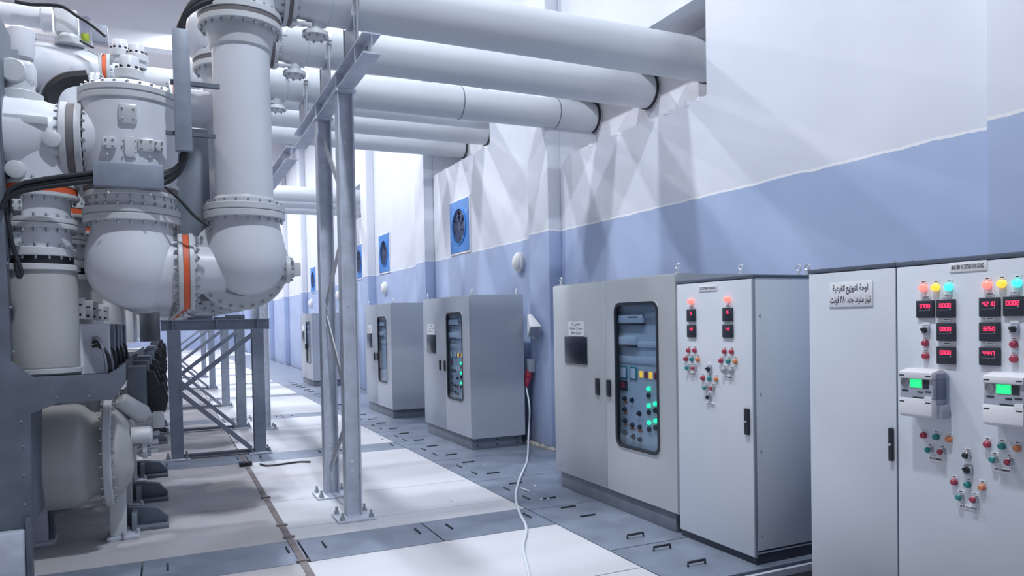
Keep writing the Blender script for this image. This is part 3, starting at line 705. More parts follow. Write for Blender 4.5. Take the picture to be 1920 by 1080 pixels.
def portal(yy, label, first=True):
    Fm = thing('support_frame', label, 'support frame', (0, yy, 0), 'K braced steel support frames')
    xa, xb, zt = .10, 1.13, 1.69
    for x in (xa, xb):
        hcol(Fm, x, 0, .02, zt, .15, .014, 'galv_shaded', flip=True); baseplate(Fm, x, 0, .15)
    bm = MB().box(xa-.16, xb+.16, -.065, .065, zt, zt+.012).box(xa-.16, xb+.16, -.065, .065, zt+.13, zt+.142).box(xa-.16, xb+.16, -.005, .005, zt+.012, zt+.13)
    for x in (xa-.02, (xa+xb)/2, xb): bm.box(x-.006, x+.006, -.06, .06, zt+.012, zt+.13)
    bm.build('beam', 'galv_shaded', Fm)
    MB().bar((xb-.06, -.09, zt-.06), (xa+.05, -.09, .92), .012, .06, Vector((0, 1, 0)).cross(Vector((1, 0, .7))).normalized()).build('brace', 'galv_shaded', Fm)
    MB().bar((xa+.05, -.09, .88), (xb-.12, -.09, .08), .012, .06, Vector((0, 1, 0)).cross(Vector((1, 0, -.7))).normalized()).build('brace', 'galv_shaded', Fm)
    MB().box(xa-.07, xb+.1, -.05, .05, .022, .06).build('bottom_rail', 'galv_dark', Fm)
    if first: MB().box(-.20, -.065, -.03, .03, 1.56, 2.0).box(-.30, -.20, -.03, .03, 1.56, 2.0).build('hanging_panel', 'galv_dark', Fm, bevel=.006)
    for x in (.45, .85):
        MB().box(x-.12, x+.12, -.06, .12, zt+.142, zt+.20).build('saddle', 'galv_dark', Fm, bevel=.008)
    return Fm
f0 = portal(10.62, 'nearest K braced galvanised support frame under the switchgear')
for i, yy in enumerate((13.3, 16.9, 21.9, 26.8)):
    f = copy_tree(f0, skip=('hanging_panel',)); f.location = (0, yy, 0); f['label'] = '%s K braced galvanised support frame from the camera' % ORD[i+1]
# duct support: two H columns with zigzag flat braces and a top beam along the hall
def trestle(cols, b0, b1, label, full):
    S = thing('duct_support', label, 'support frame', (1.49, 0, 0), 'duct trestles')
    for y_ in cols:
        hcol(S, 0, y_, .02, 3.79, .14, .012); baseplate(S, 0.0, y_-.02, .17)
        MB().box(-.09, .09, y_-.09, y_+.09, 3.791, 3.814).build('cap_plate', 'galv', S)
        hb = MB()
        for z in (.42, .50, 3.35, 3.5, 1.9): hb.lathe((.0, y_-.005, z), (0, -1, 0), [(0, .012), (.006, .012)], 8)
        hb.build('bolt_head', 'bright_steel', S, kind='stuff')
    MB().box(-.07, .07, b0, b1, 3.815, 3.827).box(-.07, .07, b0, b1, 3.965, 3.977).box(-.004, .004, b0, b1, 3.827, 3.965).build('beam', 'galv', S)
    bb = MB(); q = b0+.13
    while q < b1: bb.lathe((-.004, q, 3.90), (-1, 0, 0), [(0, .016), (.014, .016)], 6); q += .47
    bb.build('bolt_head', 'bolt_steel', S, kind='stuff', smooth=0)
    for q in (b0+.28, cols[0], cols[1]): MB().box(-.068, -.0045, q, q+.012, 3.8275, 3.9645).build('stiffener', 'galv', S)
    ya, yb = cols[0]+.09, cols[1]-.07
    for (a, b) in (((yb, 3.60), (ya, 2.95)), ((ya, 2.55), (yb, 1.95)), ((yb, 1.80), (ya, 1.10)), ((ya, .85), (yb, .28))):
        MB().bar((-.02, a[0], a[1]), (-.02, b[0], b[1]), .012, .075).build('brace', 'bright_galv', S)
    return S
trestle((6.63, 7.60), 5.62, 8.98, 'nearest two legged steel trestle, under the three near bus ducts', True)
trestle((13.0, 14.3), 9.6, 15.2, 'far steel trestle whose beam end shows right of the tall riser pipe', False)

# ------------------------------------------------------------------ cabinets
def front_text(s, y_, z, h, par, X, m='ink', width=None, name='lettering', height=None):
    return text(s, h, name, m, par, (X, y_, z), TR, TU, width=width, height=height)
def door_handle(par, y_, z0, z1, X, w=.03):
    h = MB().box(X-.022, X, y_-w, y_+w, z0, z1).build('handle', 'black_plastic', par, bevel=.006)
    return h
def eye(par, x, y_, z):
    MB().lathe((x, y_, z), (0, 0, 1), [(0, .02), (.015, .02), (.016, .008), (.04, .008)], 10).build('lifting_eye', 'bright_steel', par)
    t = MB(); pts = [(x, y_+.022*math.cos(2*PI*i/12), z+.06+.022*math.sin(2*PI*i/12)) for i in range(13)]
    t.tube(pts, .006, 6, False).build('lifting_eye', 'bright_steel', par)
def control_cabinet(y0, y1, ysp, label, m, near=False, win=None, depth=.80, lit=True, detail=2, hmi=None, handles=None, zt=2.10, zp=.155):
    """y0 near end, y1 far end, ysp split between doors; front at X=3.69"""
    X = 3.69
    Cb = thing('control_cabinet', label, 'cabinet', (X, y0, 0), 'large control cabinets along the wall')
    L = y1-y0
    t = .03
    # carcass as open box (back, sides, top, bottom) so the window shows its inside
    body = MB().box(.02, depth, 0, t, zp, zt).box(.02, depth, L-t, L, zp, zt).box(.02, depth, t, L-t, zt-t, zt).box(.02, depth, t, L-t, zp, zp+t).box(depth-t, depth, t, L-t, zp+t, zt-t)
    body.build('body', m, Cb)
    pl = MB().box(.02, depth-.02, .06, L-.09, 0, zp).build('plinth', 'plinth_grey', Cb, bevel=.004)
    if detail > 1:
        s = MB()
        for q in (.1, .4, .7): s.lathe((q, .06, zp*.75), (0, -1, 0), [(0, .012), (.004, .012)], 8).lathe((q, .06, zp*.3), (0, -1, 0), [(0, .012), (.004, .012)], 8)
        s.build('bolt_head', 'black_plastic', pl, kind='stuff')
    ys = ysp-y0; wy0, wy1, wz0, wz1 = win; wy0 -= y0; wy1 -= y0
    # right (near) door with window, left (far) plain door
    d1 = MB().frame(.012, ys-.004, zp+.01, zt-.012, wy0, wy1, wz0, wz1, .07, 0, .02).build('door', m, Cb)
    d2 = MB().box(0, .02, ys+.004, L-.012, zp+.01, zt-.012).build('door', m, Cb, bevel=.003)
    MB().frame(wy0-.014, wy1+.014, wz0-.014, wz1+.014, wy0+.012, wy1-.012, wz0+.012, wz1-.012, .06, -.010, .022, .082).build('gasket', 'black_plastic', d1)
    MB().frame(wy0-.019, wy1+.019, wz0-.019, wz1+.019, wy0-.0141, wy1+.0141, wz0-.0141, wz1+.0141, .0821, -.005, .0, .087).build('gasket_lip', 'bright_steel', d1)
    MB().box(.004, .008, wy0+.005, wy1-.005, wz0+.005, wz1-.005).build('window_pane', 'window_glass', d1)
    if handles:
        for (hy, hz0, hz1), dd in zip(handles, (d1, d2)): door_handle(dd, hy-y0, hz0, hz1, 0, .028)
    # inside: mounting plate, shelves, modules
    ix = .06; SH = .12
    MB().box(ix, ix+.02, t, ys-.02, zp+t, zt-t).build('mounting_plate', 'plate_grey', Cb)
    zs = [wz0 + (wz1-wz0)*k for k in (.97, .90, .80, .70, .58)]
    def module(a, b, z0, z1, mm, dep=.05, nm='module', bev=.004):
        dep *= .45
        return MB().box(ix-dep, ix, wy0+(wy1-wy0)*(a+SH), wy0+(wy1-wy0)*(b+SH), z0, z1).build(nm, mm, Cb, bevel=bev)
    # a = 0 is the near (right) edge of the window, 1 the far (left) edge
    Wd = wz1-wz0
    def zz(k): return wz0 + Wd*k
    module(0.0, 1, zz(.90), zz(.94), 'cab_light', .02, 'trunking')
    p = module(.28, .98, zz(.865), zz(.925), 'cab_light', .08, 'relay'); MB().box(ix-.038, ix-.035, wy0+(wy1-wy0)*(.38+SH), wy0+(wy1-wy0)*(.62+SH), zz(.905), zz(.912)).build('slot', 'ink', p)
    module(.28, .98, zz(.852), zz(.864), 'black_plastic', .07, 'shelf_edge')
    module(.0, 1, zz(.70), zz(.74), 'cab_light', .03, 'trunking')
    p = module(.45, .98, zz(.715), zz(.77), 'cab_light', .08, 'relay')
    module(.45, .98, zz(.70), zz(.712), 'black_plastic', .085, 'shelf_edge')
    module(.0, 1, zz(.585), zz(.635), 'cab_light', .02, 'trunking')
    if detail > 1:
        for a in (.57, .82):
            q = module(a-.08, a+.1, zz(.47), zz(.56), 'btn_green', .02, 'meter'); MB().box(ix-.011, ix-.008, wy0+(wy1-wy0)*(a-.05+SH), wy0+(wy1-wy0)*(a+.07+SH), zz(.48), zz(.55)).build('meter_face', 'label_white', q)
        for i, cm in enumerate(('lamp_yellow', 'btn_red', 'lamp_yellow', 'btn_red')):
            module(.36-.11*i, .43-.11*i, zz(.49), zz(.535), cm, .02, 'terminal')
        q = module(.74, .9, zz(.385), zz(.455), 'black_plastic', .03, 'counter'); MB().box(ix-.016, ix-.013, wy0+(wy1-wy0)*(.78+SH), wy0+(wy1-wy0)*(.88+SH), zz(.405), zz(.445)).build('counter_face', 'btn_red', q)
        sw = [(.80, .33), (.62, .325), (.80, .25), (.45, .24), (.80, .17), (.62, .15), (.44, .145), (.80, .085), (.60, .07), (.44, .06)]
        for (a, k) in sw:
            q = MB().lathe((ix, wy0+(wy1-wy0)*(a+SH), zz(k)), (-1, 0, 0), [(0, .024), (.015, .022), (.017, .016), (.028, .014)], 12).build('switch', 'black_plastic', Cb)
            module(a-.06, a+.06, zz(k-.035), zz(k-.02), 'btn_orange' if (a > .7 or k < .2) and k > .1 else 'label_white', .004, 'tag_plate', 0)
    if lit:
        for (a, k) in ((.22, .42), (.22, .305), (.07, .325), (.22, .19), (.07, .21)):
            MB().lathe((ix, wy0+(wy1-wy0)*(a+SH), zz(k)), (-1, 0, 0), [(0, .020), (.012, .020), (.022, .015), (.026, .004)], 12).build('indicator', 'lamp_green', Cb)
            MB().lathe((ix, wy0+(wy1-wy0)*(a+SH), zz(k-.045)), (-1, 0, 0), [(0, .024), (.018, .022)], 10).build('switch', 'black_plastic', Cb)
    # label and dark screen on the far door
    if hmi:
        (ly0, ly1, lz0, lz1), (sy0, sy1, sz0, sz1) = hmi
        q = MB().box(-.004, 0, ly0-y0, ly1-y0, lz0, lz1).build('label_plate', 'label_white', d2)
        MB().box(-.012, 0, sy0-y0, sy1-y0, sz0, sz1).build('screen', 'screen_dark', d2, bevel=.003)
        Cb['_lab'] = 0
    if detail > 0:
        for (ex, ey) in ((.06, .05), (.06, L-.08), (depth-.08, .05)): eye(Cb, ex, ey, zt)
    if '_lab' in Cb: del Cb['_lab']
    return Cb
def ar(lines, y_, z, dz, h, par, X, width):
    for i, s in enumerate(lines):
        front_text(s, y_, z-dz*i, h, par, X, width=width[i], height=h)
big = control_cabinet(4.79, 6.86, 5.84, 'large grey two door control cabinet with long lit window beside the white cabinet', 'cab_grey', True,
    win=(5.035, 5.665, .605, 1.872), hmi=((6.225, 6.528, 1.58, 1.723), (6.17, 6.60, 1.303, 1.572)), handles=((5.785, 1.027, 1.183), (5.98, 1.026, 1.185)))
c3 = control_cabinet(9.215, 11.20, 10.20, 'brushed grey control cabinet behind the white cable, green lights in its window', 'cab_steel',
    win=(9.50, 10.11, .645, 1.862), hmi=((10.64, 10.97, 1.55, 1.71), (10.60, 10.99, 1.275, 1.545)), handles=((10.21, 1.024, 1.175), (10.405, 1.022, 1.175)))
c2 = control_cabinet(13.02, 14.93, 14.05, 'grey control cabinet just right of the trestle columns, its window reflecting white', 'cab_steel',
    win=(13.35, 13.95, .63, 1.85), hmi=((14.42, 14.74, 1.54, 1.70), (14.40, 14.76, 1.26, 1.535)), handles=((14.02, 1.02, 1.17), (14.22, 1.02, 1.17)), lit=False, detail=1)
c1 = control_cabinet(21.0, 22.9, 22.0, 'farthest grey control cabinet along the wall, left of the trestle columns', 'cab_steel',
    win=(21.3, 21.95, .63, 1.8), hmi=((22.3, 22.6, 1.55, 1.7), (22.3, 22.65, 1.25, 1.53)), handles=((21.93, 1.02, 1.17), (22.08, 1.02, 1.17)), lit=False, detail=1, zt=2.04)
def kid(o, name):
    return [c for c in o.children if c.name.split('.')[0] == name]

# Arabic lettering: joined letter forms laid out right to left
AF = {'ا': ('FE8D', 'FE8E', None, None), 'ب': ('FE8F', 'FE90', 'FE91', 'FE92'), 'ة': ('FE93', 'FE94', None, None), 'ت': ('FE95', 'FE96', 'FE97', 'FE98'),
      'ج': ('FE9D', 'FE9E', 'FE9F', 'FEA0'), 'ح': ('FEA1', 'FEA2', 'FEA3', 'FEA4'), 'خ': ('FEA5', 'FEA6', 'FEA7', 'FEA8'), 'د': ('FEA9', 'FEAA', None, None),
      'ذ': ('FEAB', 'FEAC', None, None), 'ر': ('FEAD', 'FEAE', None, None), 'ز': ('FEAF', 'FEB0', None, None), 'ع': ('FEC9', 'FECA', 'FECB', 'FECC'),
      'غ': ('FECD', 'FECE', 'FECF', 'FED0'), 'ف': ('FED1', 'FED2', 'FED3', 'FED4'), 'ل': ('FEDD', 'FEDE', 'FEDF', 'FEE0'), 'م': ('FEE1', 'FEE2', 'FEE3', 'FEE4'),
      'ن': ('FEE5', 'FEE6', 'FEE7', 'FEE8'), 'ه': ('FEE9', 'FEEA', 'FEEB', 'FEEC'), 'و': ('FEED', 'FEEE', None, None), 'ي': ('FEF1', 'FEF2', 'FEF3', 'FEF4'), 'ى': ('FEEF', 'FEF0', None, None)}
def arabic(s):
    out = []
    for wd in s.split(' '):
        if wd[0] not in AF: out.append(wd); continue
        g = ''
        for i, c in enumerate(wd):
            jp = i > 0 and AF[wd[i-1]][2] is not None; jn = i < len(wd)-1 and AF[c][2] is not None
            g += chr(int(AF[c][3 if jp and jn else 1 if jp else 2 if jn else 0], 16))
        out.append(g[::-1])
    return ' '.join(out[::-1])
def kid(o, name):
    return [c for c in o.children if c.name.split('.')[0] == name]
def sign_lines(par, y_, zs, h, ws, lines, X=-.0042):
    for z, wd, t in zip(zs, ws, lines):
        text(arabic(t), h, 'lettering', 'ink', par, (X, y_, z), TR, TU, width=wd, height=h, ext=.0006)
for cab, y0, yl, zt in ((big, 4.79, 6.376, 1.723), (c3, 9.215, 10.805, 1.71), (c2, 13.02, 14.58, 1.70)):
    sign_lines(kid(cab, 'door')[1], yl-y0, (zt-.028, zt-.072, zt-.115), .034, (.16, .25, .19), ('مغذى ١١', 'هرم ٢ امبابة', 'خلية E03'))

# ---- white faced distribution cabinet
X0 = 3.69
WD = thing('distribution_cabinet', 'white distribution cabinet with two columns of red readouts and a black handle', 'cabinet', (X0, 3.935, 0))
def L(px, py, o=WD, X=X0): q = onX(px, py, X); return (X-X0, q.y-o.location.y, q.z)
wl_ = .85
MB().box(.022, .66, 0, wl_, .10, 2.012).build('body', 'cab_light', WD, bevel=.004)
MB().box(.0, .66, -.003, wl_, 2.012, 2.035).build('top_trim', 'cab_trim', WD, bevel=.003)
p = MB().box(.02, .62, .01, wl_, 0, .098).build('plinth', 'plinth_dark', WD, bevel=.003)
MB().box(.018, .64, .006, .01, .075, .085).build('plinth_seam', 'galv', p)
WDd = MB().box(0, .02, .012, wl_-.012, .055, 2.006).build('door', 'cab_light', WD, bevel=.004)
MB().box(-.002, .022, .0, .012, .055, 2.006).build('corner_post', 'shade_grey', WD, bevel=.002)
for (ex, ey) in ((.58, .06), (.58, .14)): eye(WD, ex, ey, 2.035)
def rect(par, o, px0, py0, px1, py1, name, m, d0=0.0, d1=.004, bevel=0.0):
    a = L(px0, py0, o); b = L(px1, py1, o)
    return MB().box(-d1, -d0, min(a[1], b[1]), max(a[1], b[1]), min(a[2], b[2]), max(a[2], b[2])).build(name, m, par, bevel=bevel)
def knob(par, c, r, m, h=.03, name='push_button', base='chrome'):
    o = MB().lathe(c, (-1, 0, 0), [(0, r*1.12), (.006, r*1.12), (.008, r), (h, r*.96), (h+.004, r*.7)], 16).build(name, m, par)
    return o
def seg_digits(par, s, yc, zc, h, X, m='red_led'):
    SEG = {'0': 'abcdef', '1': 'bc', '2': 'abged', '3': 'abgcd', '4': 'fgbc', '5': 'afgcd', '6': 'afgedc', '7': 'abc', '8': 'abcdefg', '9': 'abcdfg'}
    wdt = h*.55; st = h*.85; mb = MB(); t = h*.10
    for i, ch in enumerate(s):
        y_ = yc + (len(s)-1)*st/2 - i*st
        pos = {'a': (0, h/2, 1), 'g': (0, 0, 1), 'd': (0, -h/2, 1), 'f': (wdt/2, h/4, 0), 'b': (-wdt/2, h/4, 0), 'e': (wdt/2, -h/4, 0), 'c': (-wdt/2, -h/4, 0)}
        for q in SEG[ch]:
            dy, dz, hor = pos[q]
            mb.box(X-.0015, X, y_+dy-(wdt/2 if hor else t), y_+dy+(wdt/2 if hor else t), zc+dz-(t if hor else h/4), zc+dz+(t if hor else h/4))
    return mb.build('reading', m, par, smooth=0)
def meter(par, o, px0, py0, px1, py1, digits, name='digital_meter', line=True):
    a = L(px0, py0, o); b = L(px1, py1, o); ya, yb = min(a[1], b[1]), max(a[1], b[1]); za, zb = min(a[2], b[2]), max(a[2], b[2])
    q = MB().box(-.014, 0, ya, yb, za, zb).build(name, 'meter_dark', par, bevel=.003)
    h = (zb-za)*.20; W = yb-ya
    seg_digits(q, digits, (ya+yb)/2, za+(zb-za)*.67, h, -.0142)
    if line:
        MB().box(-.0152, -.014, ya+W*.2, yb-W*.15, za+(zb-za)*.40, za+(zb-za)*.415).box(-.017, -.014, ya+W*.18, ya+W*.25, za+(zb-za)*.44, za+(zb-za)*.50).build('key_strip', 'shade_grey', q, kind='stuff')
    # small white name tag over it
    t = MB().box(-.003, 0, (ya+yb)/2-W*.22, (ya+yb)/2+W*.22, zb+.010, zb+.026).build('tag_plate', 'label_white', par)
    MB().box(-.0036, -.003, (ya+yb)/2-W*.15, (ya+yb)/2+W*.15, zb+.016, zb+.020).build('tag_print', 'ink', t)
    return q
def plate_text(par, o, px0, py0, px1, py1, s, fill=.55):
    a = L(px0, py0, o); b = L(px1, py1, o); ya, yb = min(a[1], b[1]), max(a[1], b[1]); za, zb = min(a[2], b[2]), max(a[2], b[2])
    q = MB().box(-.004, 0, ya, yb, za, zb).build('label_plate', 'label_white', par, bevel=.001)
    text(s, .03, 'lettering', 'ink', q, (-.0042, (ya+yb)/2, (za+zb)/2), TR, TU, width=(yb-ya)*.86, height=(zb-za)*fill*.8, ext=.0006)
    return q
def button(par, o, px, py, m, r=.017, two=False, tagp=True, lit=False):
    c = L(px, py, o)
    q = knob(par, c, r, m, .02 if not two else .03, 'indicator' if lit else 'push_button')
    if two: MB().lathe(c, (-1, 0, 0), [(0, r*1.25), (.018, r*1.2), (.02, r*.98)], 16, False).build('button_ring', 'chrome', q)
    if tagp:
        t = MB().box(-.002, 0, c[1]-.017, c[1]+.017, c[2]+r+.004, c[2]+r+.020).build('tag_plate', 'label_white', par)
        MB().box(-.0026, -.002, c[1]-.009, c[1]+.009, c[2]+r+.010, c[2]+r+.014).build('tag_print', 'ink', t)
    return q
def selector(par, o, px, py, s=.03):
    c = L(px, py, o)
    q = MB().box(-.014, 0, c[1]-s, c[1]+s, c[2]-s, c[2]+s).build('selector_switch', 'meter_face', par, bevel=.004)
    MB().lathe((-.014, c[1], c[2]), (-1, 0, 0), [(0, s*.75), (.006, s*.7), (.008, s*.55), (.014, s*.5)], 16).obox((-.029, c[1], c[2]), Vector((1, 0, 0)), Vector((0, .8, .6)), Vector((0, -.6, .8)), .008, s*.55, s*.2).build('knob', 'black_plastic', q)
    MB().box(-.003, 0, c[1]-s, c[1]+s, c[2]+s+.006, c[2]+s+.022).build('tag_plate', 'label_white', par)
    return q
plate_text(WDd, WD, 1311, 536, 1345, 545, 'DC DISTRIBUTION BOARD')
for x, y in ((1297, 565), (1366, 561)):
    q = knob(WDd, L(x, y), .021, 'lamp_red', .03, 'indicator')
for i, (a, b, c, d) in enumerate(((1289.5, 580, 1305.5, 603), (1290, 609.5, 1306, 632.5), (1356.5, 577.5, 1375.5, 602.5), (1356.5, 609, 1376, 633))):
    meter(WDd, WD, a, b, c, d, ('15', '112', '15', '113')[i], line=False)
for x, y, m_, two in ((1292, 657, 'btn_red', 0), (1303.5, 657, 'btn_red', 0), (1287, 673, 'btn_red', 0), (1298, 673.5, 'btn_green', 0), (1309.5, 674, 'btn_orange', 0), (1292, 690, 'btn_green', 1), (1303.5, 690.5, 'btn_red', 1),
                      (1359.5, 659, 'btn_red', 0), (1373, 659.5, 'btn_red', 0), (1353, 676.5, 'btn_red', 0), (1366.5, 677.5, 'btn_green', 0), (1380, 678, 'btn_orange', 0), (1360, 695, 'shade_grey', 1), (1373, 696, 'shade_grey', 1),
                      (1319, 709, 'btn_red', 0), (1331.5, 710, 'btn_green', 0), (1344, 711, 'btn_orange', 0), (1325, 727, 'btn_green', 1), (1337.5, 728, 'btn_red', 1), (1331, 744.5, 'black_plastic', 1)):
    button(WDd, WD, x, y, m_, .0165, bool(two))
selector(WDd, WD, 1331, 692, .026)
plate_text(WDd, WD, 1292, 697, 1306.5, 705, 'INCOMMER 1'); plate_text(WDd, WD, 1358.5, 703, 1376, 712, 'INCOMMER 2'); plate_text(WDd, WD, 1325, 753, 1341, 762, 'BUS COUPLER')
a = L(1402.5, 766); b = L(1402.5, 815)
q = door_handle(WDd, a[1], b[2], a[2], 0, .022)
MB().lathe((-.022, a[1], (a[2]+b[2])/2), (-1, 0, 0), [(0, .008), (.008, .006)], 10).build('lock', 'bright_steel', q)
sc = MB()
for z in (.2, .8, 1.2, 1.75): sc.lathe((.06, 0, z), (0, -1, 0), [(0, .008), (.003, .008)], 8)
sc.build('bolt_head', 'shade_grey', WD, kind='stuff')

# ---- distribution board at the right edge: plain door bay and instrument door bay
DB = thing('distribution_board', 'wide white distribution board at the right edge with two energy meters', 'cabinet', (X0, 2.0, 0))
yS = .825; yE = 1.442
MB().box(.022, .62, 0, yE, .10, 2.006).build('body', 'cab_light', DB, bevel=.003)
MB().box(-.002, .62, -.005, yS+.001, 2.006, 2.031).build('top_trim', 'cab_trim', DB, bevel=.003)
MB().box(-.002, .62, yS+.004, yE+.003, 2.006, 2.031).build('top_trim', 'cab_trim', DB, bevel=.003)
MB().box(.02, .6, .0, yE, 0, .098).build('plinth', 'plinth_dark', DB, bevel=.003)
dL = MB().box(0, .02, yS+.005, yE-.002, .06, 2.002).build('door', 'cab_light', DB, bevel=.004)
dR = MB().box(0, .02, .004, yS-.005, .06, 2.002).build('door', 'cab_light', DB, bevel=.004)
MB().box(.006, .024, yS-.006, yS+.006, .06, 2.004).build('door_gap', 'cab_trim', DB)
for yy in (yS+.05, yE-.06, yS-.06): MB().lathe((.05, yy, 2.031), (0, 0, 1), [(0, .014), (.008, .014)], 10).build('lid_bolt', 'bright_steel', DB)
a = L(1673, 802, DB); b = L(1673, 864, DB)
q = door_handle(dL, a[1], b[2], a[2], 0, .013)
MB().lathe((-.022, a[1], (a[2]+b[2])/2), (-1, 0, 0), [(0, .008), (.008, .006)], 10).build('lock', 'bright_steel', q)
# big Arabic sign
a = L(1555.5, 531, DB); b = L(1637, 575, DB); ya, yb = b[1], a[1]; zb = 1.915; za = 1.742
za, zb = L(1600, 575, DB)[2], L(1600, 528, DB)[2]
sg = MB().box(-.006, 0, ya, yb, za, zb).build('sign', 'label_white', dL, bevel=.001)
yc = (ya+yb)/2; hh = zb-za
text(arabic('لوحة التوزيع الفرعية'), .05, 'lettering', 'ink', sg, (-.0062, yc, zb-hh*.30), TR, TU, width=(yb-ya)*.82, height=hh*.40, ext=.0006)
text(arabic('تيار متردد جهد ٣٨٠ فولت'), .05, 'lettering', 'ink', sg, (-.0062, yc, zb-hh*.72), TR, TU, width=(yb-ya)*.93, height=hh*.40, ext=.0006)
plate_text(dR, DB, 1780, 493, 1851, 506.5, 'MAIN 380V AC DISTRIBUTION BOARD', .6)
for x, y, m_ in ((1732, 539.5, 'lamp_red'), (1755.5, 539, 'lamp_yellow'), (1780, 538, 'lamp_teal'), (1852, 534, 'lamp_red'), (1879.5, 532, 'lamp_yellow'), (1908.5, 530.5, 'lamp_teal')):
    button(dR, DB, x, y, m_, .019, False, True, True)
for (x0, y0, x1, y1, dg) in ((1720.5, 564, 1754, 595.5, '3790'), (1758, 562, 1793, 595.5, '0000'), (1838, 558.5, 1877, 593.5, '4210'), (1883, 556.5, 1921, 592.5, '0002'),
                             (1758.5, 605.5, 1793.5, 639.5, '0000'), (1838, 604.5, 1877.5, 640, '3260'), (1758.5, 649.5, 1793.5, 683.5, '0000'), (1838, 650.5, 1877.5, 686, '4447')):
    meter(dR, DB, x0, y0, x1, y1, dg)
selector(dR, DB, 1737, 619, .022); selector(dR, DB, 1903, 617, .022)
for x, y in ((1736.5, 643.5), (1737, 667.5), (1902.5, 645.5), (1902.5, 673)): button(dR, DB, x, y, 'btn_red', .0165)
for x, y, m_, two in ((1733, 816, 'btn_red', 0), (1756.5, 819, 'btn_green', 0), (1780.5, 823.5, 'btn_orange', 0), (1744.5, 843, 'btn_green', 1), (1768, 846.5, 'btn_red', 1),
                      (1852.5, 833, 'btn_red', 0), (1880, 836.5, 'btn_green', 0), (1909, 840.5, 'btn_orange', 0), (1865.5, 861, 'btn_green', 1), (1894, 865.5, 'btn_red', 1), (1815, 853.5, 'black_plastic', 1),
                      (1790.5, 903.5, 'btn_red', 0), (1815.5, 908.5, 'btn_green', 0), (1843, 913.5, 'btn_orange', 0), (1802.5, 931.5, 'btn_green', 1), (1829, 936, 'btn_red', 1)):
    button(dR, DB, x, y, m_, .0155, bool(two))
selector(dR, DB, 1816, 881, .024)
plate_text(dR, DB, 1741, 853, 1774.5, 868.5, 'INCOMMER 1'); plate_text(dR, DB, 1863, 873, 1902.5, 890, 'INCOMMER 2'); plate_text(dR, DB, 1799, 943, 1836, 960, 'BUS COUPLER')
def energy_meter(px0, px1, pyt, pyb, name='energy_meter'):
    Xf = X0-.115
    a = onX(px0, pyt, Xf); b = onX(px1, pyb, Xf)
    y1 = a.y-2.0; y0 = b.y-2.0; z1 = a.z; z0 = b.z; W = y1-y0; Hh = z1-z0; d = -.115
    def zf(k): return z0+Hh*k
    E = MB().prism([(0, zf(1.02)), (d*.35, zf(1.07)), (d, zf(1.0)), (d, zf(.855)), (0, zf(.855))], 'y', y0, y1)
    # prism along y wants (x,z) pairs
    e = E.build(name, 'meter_white', dR, bevel=.004)
    MB().box(d+.012, 0, y0, y1, zf(.42), zf(.855)).build('meter_case', 'meter_face', e, bevel=.003)
    MB().prism([(0, zf(.42)), (d, zf(.42)), (d, zf(.06)), (d*.8, zf(0)), (d*.35, zf(0)), (0, zf(.0))], 'y', y0, y1).build('terminal_cover', 'meter_white', e, bevel=.004)
    MB().box(d+.03, -.004, y0-.020, y0-.001, zf(.3), zf(.98)).build('side_cover', 'clear_plastic', e, bevel=.004)
    MB().box(d+.045, -.004, y0-.026, y0-.001, zf(.0), zf(.30)).build('side_skirt', 'meter_face', e, bevel=.01)
    xs = d+.0115
    MB().box(xs-.003, xs, y0+W*.33, y0+W*.68, zf(.66), zf(.84)).build('lcd_screen', 'lcd_green', e, bevel=.001)
    MB().box(xs-.0015, xs, y0+W*.12, y0+W*.30, zf(.65), zf(.84)).build('key_pad', 'meter_dark', e)
    MB().lathe((xs, y0+W*.84, zf(.765)), (-1, 0, 0), [(0, .022), (.006, .022), (.007, .012)], 16).build('optical_port', 'chrome', e)
    MB().box(xs-.0015, xs, y0+W*.74, y0+W*.93, zf(.565), zf(.60)).box(xs-.0015, xs, y0+W*.06, y0+W*.24, zf(.565), zf(.595)).box(xs-.0015, xs, y0+W*.30, y0+W*.46, zf(.55), zf(.58)).box(xs-.0015, xs, y0+W*.25, y0+W*.60, zf(.43), zf(.455)).build('face_print', 'meter_dark', e, kind='stuff')
    MB().box(xs-.012, xs, y0+.002, y0+W*.22, zf(.40), zf(.48)).build('seal_window', 'label_white', e)
    mk = MB()
    for (k, a_, b_) in ((.91, .82, .97), (.915, .03, .18), (.33, .82, .97), (.335, .03, .18)): mk.box(d-.001, d+.001, y0+W*a_, y0+W*b_, zf(k), zf(k)+.006)
    mk.build('slot', 'meter_dark', e, kind='stuff')
energy_meter(1684.5, 1747, 696, 787); energy_meter(1841.5, 1919, 704, 806)

